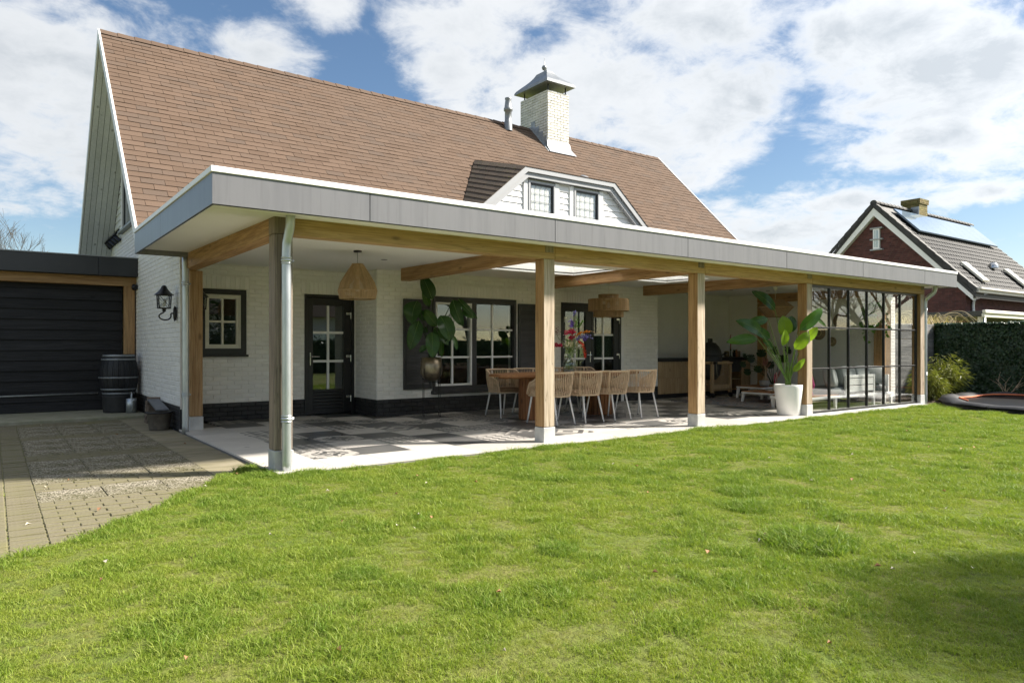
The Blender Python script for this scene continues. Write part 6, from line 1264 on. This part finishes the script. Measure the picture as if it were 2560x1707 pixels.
m = MB(); m.prism([(NE - .1, NZ - .16), (6.6, 6.60), (9.95, NZ - .16), (9.95, NZ - .30), (6.6, 6.42), (NE - .1, NZ - .30)], NX, 33.25, 0); nr = m.build('roof', 'pantile', NB)
# pantiles: one wavy strip per course
m = MB(); ncrs = 17; wv = .22; nx = int((33.25 - NX) / wv * 4)
for r in range(ncrs):
    y0 = NE + (6.55 - NE) * r / ncrs; y1 = NE + (6.55 - NE) * (r + 1.06) / ncrs; vs = []
    for i in range(nx + 1):
        x = NX + (33.25 - NX) * i / nx; a = .040 * math.sin(2 * math.pi * i / 4 + .6) ** 1
        for y, lift in ((y0, .055), (y1, .025)): vs.append((x, y - (a + lift) * .3, y - .115 + a + lift))
        vs.append((x, y0 - .012, y0 - .115 + a + .01))
    st = len(m.v); m.add(vs, [])
    for i in range(nx): b = st + i * 3; m.tv = ((i // 4) * .37 + r * .61) % 1; m.f += [(b, b + 3, b + 4, b + 1), (b + 2, b + 5, b + 3, b)]; m.t += [m.tv] * 2; m.mi += [0, 0]
m.build('roof_tiles', 'pantile', nr, kind='stuff')
rc = MB(); rc.add([(math.cos(a) * 0 + q, .12 * math.cos(a) * (1.1 if q == 0 else 1), .10 * math.sin(a) * (1.1 if q == 0 else 1)) for q in (0, .33) for a in np.linspace(-.2, math.pi + .2, 8)], [(i, i + 1, i + 9, i + 8) for i in range(7)] + [tuple(range(8))]); rme = rc.mesh('ridge_tile', 'pantile')
x = NX
while x < 33.1: inst('ridge_tile', rme, nr, (x, 6.6, 6.60)); x += .30
for s_ in (-1, 1):
    L_ = 3.42; nv = 13
    for k in range(nv): y0 = 6.6 + s_ * (L_ * k / nv + .05); m = MB(); y1 = 6.6 + s_ * (L_ * (k + 1.05) / nv + .05); f = lambda y, d: 6.62 - abs(y - 6.6) + d; m.add([(NX - .03, y0, f(y0, .03)), (NX + .2, y0, f(y0, .03)), (NX + .2, y1, f(y1, .055)), (NX - .03, y1, f(y1, .055)), (NX - .03, y0, f(y0, -.16)), (NX - .03, y1, f(y1, -.14))], [(0, 1, 2, 3), (0, 3, 5, 4)]); m.build('verge_tile', 'pantile', nr)
    m = MB(); y = lambda d: 6.6 + s_ * d; m.prism([(y(0), 6.42), (y(3.36), 3.06), (y(3.36), 2.76), (y(0), 6.12)], NX + .02, NX + .06, 0); m.build('verge_board', 'trim_white', NB); m = MB(); m.prism([(y(0), 6.20), (y(3.36), 2.84), (y(3.36), 2.78), (y(0), 6.14)], NX + .06, NX + .24, 0); m.build('verge_soffit', 'trim_white', NB)
for k in range(9):
    x0 = 25.42 + k * .80; m = MB(); q = lambda x, y, d: (x, y - d * .7, y + .06 + d * .7); m.hexa([q(x0, 5.36, .03), q(x0 + .79, 5.36, .03), q(x0 + .79, 6.30, .03), q(x0, 6.30, .03)], [q(x0, 5.36, .09), q(x0 + .79, 5.36, .09), q(x0 + .79, 6.30, .09), q(x0, 6.30, .09)]); m.build('solar_panel', 'solar_glass', NB)
for x0 in (25.85, 29.75):
    q = lambda x, y, d: (x, y - d * .7, y + .06 + d * .7); m = MB(); m.hexa([q(x0, 3.42, 0), q(x0 + .5, 3.42, 0), q(x0 + .5, 4.14, 0), q(x0, 4.14, 0)], [q(x0, 3.42, .07), q(x0 + .5, 3.42, .07), q(x0 + .5, 4.14, .07), q(x0, 4.14, .07)]); w = m.build('roof_window', 'cream_paint', NB); m = MB(); m.add([q(x0 + .07, 3.50, .075), q(x0 + .43, 3.50, .075), q(x0 + .43, 4.06, .075), q(x0 + .07, 4.06, .075)], [(0, 1, 2, 3)]); m.build('pane', 'bright_glass', w)
m = MB(); m.lathe([(0, .22), (.10, .2), (.16, .12), (.17, .0)], (29.0, 4.2, 4.22), 16); m.build('roof_vent', 'steel', NB, smooth=True)
m = MB(); m.box(27.5, 28.2, 6.25, 6.9, 6.2, 7.05); m.box(27.46, 28.24, 6.21, 6.94, 6.88, 7.08); nc = m.build('chimney', 'yellow_brick', NB); bc = MB(); rn = random.Random(9)
for r in range(11):
    z = 6.22 + r * .078; e = .044 if z > 6.85 else 0
    for k in range(-1, 4):
        a, b = 27.5 - e + (k + (.5 if r % 2 else 0)) * .22, 27.5 - e + (k + 1 + (.5 if r % 2 else 0)) * .22 - .012; a, b = max(a, 27.5 - e), min(b, 28.2 + e)
        if b - a > .04: bc.tv = rn.random(); bc.box(a, b, 6.245 - e, 6.25, z, z + .066)
        a, b = a - 27.5 + 6.25, b - 27.5 + 6.25; b = min(b, 6.9 + e)
        if b - a > .04: bc.tv = rn.random(); bc.box(27.49 - e, 27.5, a, b, z, z + .066)
bc.build('brickwork', 'yellow_brick', nc, kind='stuff'); m = MB(); m.box(27.47, 27.49, 6.25, 6.55, 6.3, 6.75); m.build('flashing', 'lead', nc)
m = MB(); m.cbox(NX + .05, 33.3, 3.06, 3.26, 3.02, 3.12, .01); m.cbox(NX + .02, 33.3, 2.98, 3.24, 3.125, 3.19, .01); m.cbox(NX + .1, 33.3, 3.2, 3.5, 2.96, 3.015, .01); m.build('gutter', 'cream_gutter', NB)
m = MB(); m.tube(catmull([(NX + .75, 3.10, 3.05), (NX + .72, 3.3, 2.9), (NX + .7, 3.48, 2.75), (NX + .7, 3.48, 2.0), (NX + .7, 3.48, 0)], 4), .05, 10); m.build('downpipe', 'galvanised', NB, smooth=True)
m = MB(); m.cbox(NX + .16, NX + .245, 6.45, 6.70, 4.86, 5.66, .005); w = m.build('window', 'trim_white', NB); MB().box(NX + .153, NX + .159, 6.50, 6.65, 4.94, 5.58).build('pane', 'glass', w)
for z in (4.85, 5.24, 5.66): MB().cbox(NX + .12, NX + .245, 6.34, 6.80, z - .025, z + .025, .004).build('stone_band', 'grey_trim', w)
MB().cbox(NX + .14, NX + .152, 6.565, 6.585, 4.94, 5.58, .002).build('muntin', 'trim_white', w)
CN = thing('carport', 'low cream edged carport roof in front of the neighbouring house', 'carport', (24, 2.2, 0)); MB().cbox(20.6, 34, 1.5, 3.5, 2.06, 2.22, .01).build('roof', 'bitumen', CN); m = MB(); m.cbox(20.55, 34, 1.42, 1.495, 2.03, 2.14, .01); m.cbox(20.52, 34, 1.38, 1.46, 2.145, 2.24, .01); m.build('gutter', 'cream_gutter', CN)
for x in (20.75, 25, 29): MB().cbox(x - .05, x + .05, 1.55, 1.65, -.3, 2.055, .004).build('post', 'cream_gutter', CN)
MB().tube([(20.66, 1.46, 2.05), (20.66, 1.5, -.3)], .035, 8).build('downpipe', 'galvanised', CN, smooth=True)

# ------------------------------------------------------------------ bare trees
def bare_tree(loc, h, seed, label, r0=.16, lv=5, nb=1, spread=.42, grp=None, cat='tree'):
    t = thing('bare_tree', label, cat, loc, grp); r = random.Random(seed); tr = MB(); cr = MB(); L0 = Vector(loc)
    def br(p, d, l, rad, k):
        pts = [p]
        for i in range(4): d = (d + Vector((r.gauss(0, .09), r.gauss(0, .09), r.gauss(.04, .05)))).normalized(); pts.append(pts[-1] + d * l / 4)
        (tr if k >= lv - 0 else cr).tube(pts, [max(rad * (1 - .13 * i), .004) for i in range(5)], 7 if rad > .05 else (5 if rad > .015 else 3), cap=False)
        if k > 0:
            for i in range(4 if k > 1 else 5): q = pts[r.randint(2, 4)] if k < lv else pts[r.randint(3, 4)]; dd = (d + Vector((r.gauss(0, spread), r.gauss(0, spread), r.gauss(.10, spread * .5)))).normalized(); br(q, dd, l * r.uniform(.55, .82), rad * r.uniform(.45, .62), k - 1)
    br(L0, Vector((0, 0, 1)), h * .30, r0, lv); tr.build('trunk', 'bark', t, smooth=True); cr.build('crown', 'bark', t); return t
bare_tree((-4.4, 24, -.3), 8.0, 21, 'bare tree whose twigs rise behind the left end of the shed', .10, 5, spread=.5); bare_tree((-1.1, 28.5, -.3), 8.4, 33, 'thin bare birch tree showing between the shed roof and gable', .07, 5, spread=.34)
bare_tree((19.5, -17.5, -.3), 11, 5, 'wide bare tree at the far end of the garden behind the viewer', .22, 5, spread=.5); bare_tree((34, -13.5, -.3), 12, 9, 'second bare tree at the far end of the garden behind the viewer', .2, 5, spread=.5); bare_tree((25, -19, -.3), 11, 12, 'bare tree on the street side of the garden behind the viewer', .2, 5, spread=.48)
bare_tree((31.5, -10.2, -.3), 9, 14, 'bare tree by the right border of the garden, behind the viewer', .18, 5, spread=.55); bare_tree((40, -13.2, -.3), 11, 16, 'far bare tree beyond the right border, behind the viewer', .2, 5, spread=.55)
# evergreen at the right border: out of the picture, its shadow falls on the lawn lower right
EV = Vector((4.15, -7.15, -.05)); t = thing('evergreen_shrub', 'dense evergreen shrub at the right border of the lawn, outside the picture', 'shrub', tuple(EV)); re_ = random.Random(17); m = MB(); twigs(t, EV, 1.6, 5, .3, r0=.035, seed=8, lv=2).build('stems', 'bark', t)
for k in range(4200):
    a = re_.uniform(0, 6.28); z = re_.random(); r_ = 1.25 * math.sqrt(re_.random()) * (1 - .5 * z) * (1 + .25 * math.sin(a * 3 + z * 5)); p = EV + Vector((r_ * math.cos(a), r_ * math.sin(a), .2 + 2.6 * z)); small_leaf(m, p, Vector((re_.gauss(0, 1), re_.gauss(0, 1), re_.gauss(0, 1))), re_.uniform(.06, .12))
m.build('foliage', 'ivy_leaf', t, kind='stuff')
# house and hedge on the far side of the garden, seen only in the window panes
OP = thing('opposite_house', 'grey gabled house across the garden, seen only reflected in the windows', 'house', (11, -27, -.3)); m = MB(); m.prism([(4, -.3), (17, -.3), (17, 3.0), (4, 3.0)], -30, -24, 1); m.build('wall', 'plaster', OP); m = MB(); m.prism([(-23.6, 2.95), (-30.4, 2.95), (-27, 6.2)], 3.6, 17.4, 0); m.build('roof', 'shingle_mossy', OP)
for x in (6, 9.5, 13): MB().cbox(x, x + 1.4, -23.98, -23.9, .9, 2.3, .01).build('window', 'white_paint', OP)
RH = thing('far_hedge', 'clipped hedge closing the garden behind the viewer', 'hedge', (5, -15.5, -.3)); m = MB(); rh2 = random.Random(2); MB().box(-10, 24, -15.9, -15.5, -.3, 1.5).build('inner_core', 'stem_dark', RH)
for k in range(7000): small_leaf(m, (rh2.uniform(-10, 24), -15.42 + rh2.uniform(-.1, .06), rh2.uniform(-.2, 1.62)), Vector((rh2.gauss(0, 1), rh2.gauss(.3, .6), rh2.gauss(0, 1))), rh2.uniform(.10, .18))
m.build('foliage', 'ivy_leaf', RH, kind='stuff')

# ------------------------------------------------------------------ grass
def make_grass():
    tc = bpy.data.collections.new('grass_tufts'); rg = random.Random(31)           # never linked to the scene: only the source of the lawn's tufts
    for v in range(8):
        m = MB(); long_ = v >= 6
        for k in range(44):
            a = rg.uniform(0, 6.28); q = .055 * math.sqrt(rg.random()); p = Vector((q * math.cos(a), q * math.sin(a), -.004)); h = rg.uniform(.020, .050) * (1.5 if long_ else 1); ln = rg.gauss(0, .45), rg.gauss(0, .45); d = Vector((ln[0], ln[1], 1)).normalized(); w = rg.uniform(.0013, .0024); sd = Vector((math.cos(a * 3), math.sin(a * 3), 0)) * w; b = p + d * h * .55; tip = p + d * h + Vector((ln[0], ln[1], -.25)) * h * .5
            m.tv = rg.random() ** 2; m.add([p - sd, p + sd, b + sd * .85, b - sd * .85, tip], [(0, 1, 2, 3), (3, 2, 4)])
        me = m.mesh('tuft', 'grass_blade'); o = bpy.data.objects.new('tuft_%d' % v, me); tc.objects.link(o)
    rs = np.random.RandomState(4); pts = []; sc = []; tn = []; ix = []; rt_ = []
    s, c = math.sin(YAW), math.cos(YAW)
    def patch(x, y): return mnoise.noise(Vector((x * .55, y * .55, 3))), mnoise.noise(Vector((x * 2.3, y * 2.3, 7))), mnoise.noise(Vector((x * 5.5, y * 5.5, 11)))
    for w0, w1, dens in ((2.2, 4.2, 900), (4.2, 7, 620), (7, 11, 380), (11, 22, 210)):
        area = (w1 * w1 - w0 * w0) * .78; n = int(area * dens); w = np.sqrt(rs.uniform(w0 * w0, w1 * w1, n)); u = rs.uniform(-.78, .78, n) * w
        X = u * c + w * s + CAMP[0]; Y_ = -u * s + w * c + CAMP[1]
        for x, y, ww in zip(X, Y_, w):
            if y > edge_y(x) + .01 - .03 * mnoise.noise(Vector((x * 6, y * 6, 0))) or x > 17.4 or (x - TR.x) ** 2 + (y - TR.y) ** 2 < (Rr + .03) ** 2: continue
            if x > 13.7 and y > -.05 - (x - 13.7) * .12: continue
            a, b, d = patch(x, y); e = min(1, max(0, (edge_y(x) - y) / .25)) if x < 9.0 or x > 0 else 1
            near = 1.0 if ww > 5 else .0
            wear = max(0, .5 - (ww - 2.2) * .12) * (1 if u is not None else 1)               # thin, worn and drier close to the viewer
            t = .27 + .34 * b + .34 * d + .20 * a + .30 * wear + rs.normal(0, .14)
            if t > .78 and rs.rand() < .35: continue
            if ww < 5 and d > .30 and rs.rand() < .5: continue
            pts.append((x, y, lawn_h(x, y) - .002)); tn.append(min(1, max(0, t))); size = (.76 + .55 * (-b) + .34 * (-d)) * (1.0 - .28 * wear) + rs.normal(0, .12); size *= 1.0 + .35 * max(0, (ww - 6) / 10)
            sc.append(min(1.6, max(.38, size))); k = rs.randint(0, 6) if size < .98 else rs.randint(4, 8); ix.append(int(k)); rt_.append(rs.uniform(0, 6.28))
    # one thick darker tussock on the right of the foreground, as in the lawn
    for cx_, cy_, rr, hh in ((1.95, -4.38, .26, 1.9), (2.45, -3.60, .17, 1.4), (2.9, -3.2, .18, 1.4), (.55, -3.6, .12, 1.0), (-.6, -3.3, .12, 1.0), (4.6, -1.6, .2, 1.0), (-.05, .02, .22, 1.5), (.25, -.18, .15, 1.3), (6.2, -.16, .22, 1.4), (3.2, -.2, .16, 1.3), (9.0, -.2, .2, 1.3)):
        for k in range(int(rr * 620)):
            a = rs.uniform(0, 6.28); q = rr * math.sqrt(rs.rand()); x, y = cx_ + q * math.cos(a), cy_ + q * math.sin(a)
            if y > edge_y(x) + .03: continue
            pts.append((x, y, lawn_h(x, y))); tn.append(.02); sc.append(hh * (1.15 - .5 * q / rr) * rs.uniform(.8, 1.1)); ix.append(int(rs.randint(4, 8))); rt_.append(rs.uniform(0, 6.28))
    for k in range(900):                          # longer unmown blades along the slab and the paving
        if k < 620: x = rs.uniform(.2, 13.4); y = -.145 - abs(rs.normal(0, .035))
        else: i = rs.randint(8, len(edge)); x = edge[i][0] + rs.normal(0, .03); y = edge_y(x) - abs(rs.normal(0, .03))
        if mnoise.noise(Vector((x * 2.5, y, 4))) < -.15: continue
        pts.append((x, y, lawn_h(x, y) - .003)); tn.append(rs.uniform(0, .35)); sc.append(rs.uniform(.8, 1.45)); ix.append(int(rs.randint(2, 8))); rt_.append(rs.uniform(0, 6.28))
    # weeds and moss tufts in the paving joints
    for k in range(420):
        x = rs.choice([-2.115, -1.905, -1.425, -.95, -.475]) + rs.normal(0, .012) if rs.rand() < .6 else rs.uniform(-2.6, -.5); y = rs.uniform(-1.6, 5.5) if rs.rand() < .6 else rs.choice([.35, .76, 2.26, 2.74, -.15]) + rs.normal(0, .02)
        if mnoise.noise(Vector((x * 3, y * 1.2, 9))) < .12 or y < edge_y(x): continue
        pts.append((x, y, GZ - .012)); tn.append(rs.uniform(.1, .6)); sc.append(rs.uniform(.25, .5)); ix.append(int(rs.randint(0, 6))); rt_.append(rs.uniform(0, 6.28))
    me = bpy.data.meshes.new('grass'); me.from_pydata(pts, [], [])
    for nm, ty, dt in (('sc', 'FLOAT', sc), ('tint', 'FLOAT', tn), ('ix', 'INT', ix), ('rt', 'FLOAT', rt_)): me.attributes.new(nm, ty, 'POINT').data.foreach_set('value', dt)
    o = bpy.data.objects.new('grass', me); COL.objects.link(o); tag(o, 'short green lawn grass with yellowish patches', 'grass', kind='stuff')
    ng = bpy.data.node_groups.new('grass', 'GeometryNodeTree'); ng.interface.new_socket('Geometry', in_out='INPUT', socket_type='NodeSocketGeometry'); ng.interface.new_socket('Geometry', in_out='OUTPUT', socket_type='NodeSocketGeometry')
    N = ng.nodes; L = ng.links; gi = N.new('NodeGroupInput'); go = N.new('NodeGroupOutput'); ip = N.new('GeometryNodeInstanceOnPoints'); ci = N.new('GeometryNodeCollectionInfo'); ci.inputs['Collection'].default_value = tc; ci.inputs['Separate Children'].default_value = True; ci.inputs['Reset Children'].default_value = True
    def at(nm, ty):
        a = N.new('GeometryNodeInputNamedAttribute'); a.data_type = ty; a.inputs['Name'].default_value = nm; return a.outputs['Attribute']
    L.new(gi.outputs[0], ip.inputs['Points']); L.new(ci.outputs[0], ip.inputs['Instance']); ip.inputs['Pick Instance'].default_value = True; L.new(at('ix', 'INT'), ip.inputs['Instance Index'])
    cx_ = N.new('ShaderNodeCombineXYZ'); L.new(at('rt', 'FLOAT'), cx_.inputs[2]); L.new(cx_.outputs[0], ip.inputs['Rotation']); L.new(at('sc', 'FLOAT'), ip.inputs['Scale']); L.new(ip.outputs[0], go.inputs[0])
    o.modifiers.new('grass', 'NODES').node_group = ng
    return len(pts)
NG = make_grass(); print('tufts', NG)
# fallen leaves
m = MB(); rl = random.Random(12); m2 = MB()
for k in range(95):
    w = rl.uniform(2.6, 12); u = rl.uniform(-.7, .7) * w; x = u * math.cos(YAW) + w * math.sin(YAW) + CAMP[0]; y = -u * math.sin(YAW) + w * math.cos(YAW) + CAMP[1]
    if y > -.2 and x > -.1: continue
    z = (lawn_h(x, y) + .030) if y < edge_y(x) else GZ + .006; d = Vector((rl.gauss(0, 1), rl.gauss(0, 1), .15)).normalized(); sd = d.cross(UP).normalized(); s_ = rl.uniform(.016, .042); mm = m if rl.random() < .6 else m2; mm.tv = rl.random(); p = Vector((x, y, z)); mm.add([p, p + d * s_ * .4 + sd * s_ * .45 + UP * .012, p + d * s_, p + d * s_ * .4 - sd * s_ * .45 + UP * .014, p + d * s_ * .5], [(0, 1, 4), (1, 2, 4), (2, 3, 4), (3, 0, 4)])
tag(m.build('fallen_leaves', 'dead_leaf'), 'scattered brown fallen leaves on lawn and paving', 'leaves', kind='stuff'); tag(m2.build('fallen_petals', 'pale_leaf'), 'scattered pale withered leaves on the lawn', 'leaves', kind='stuff')
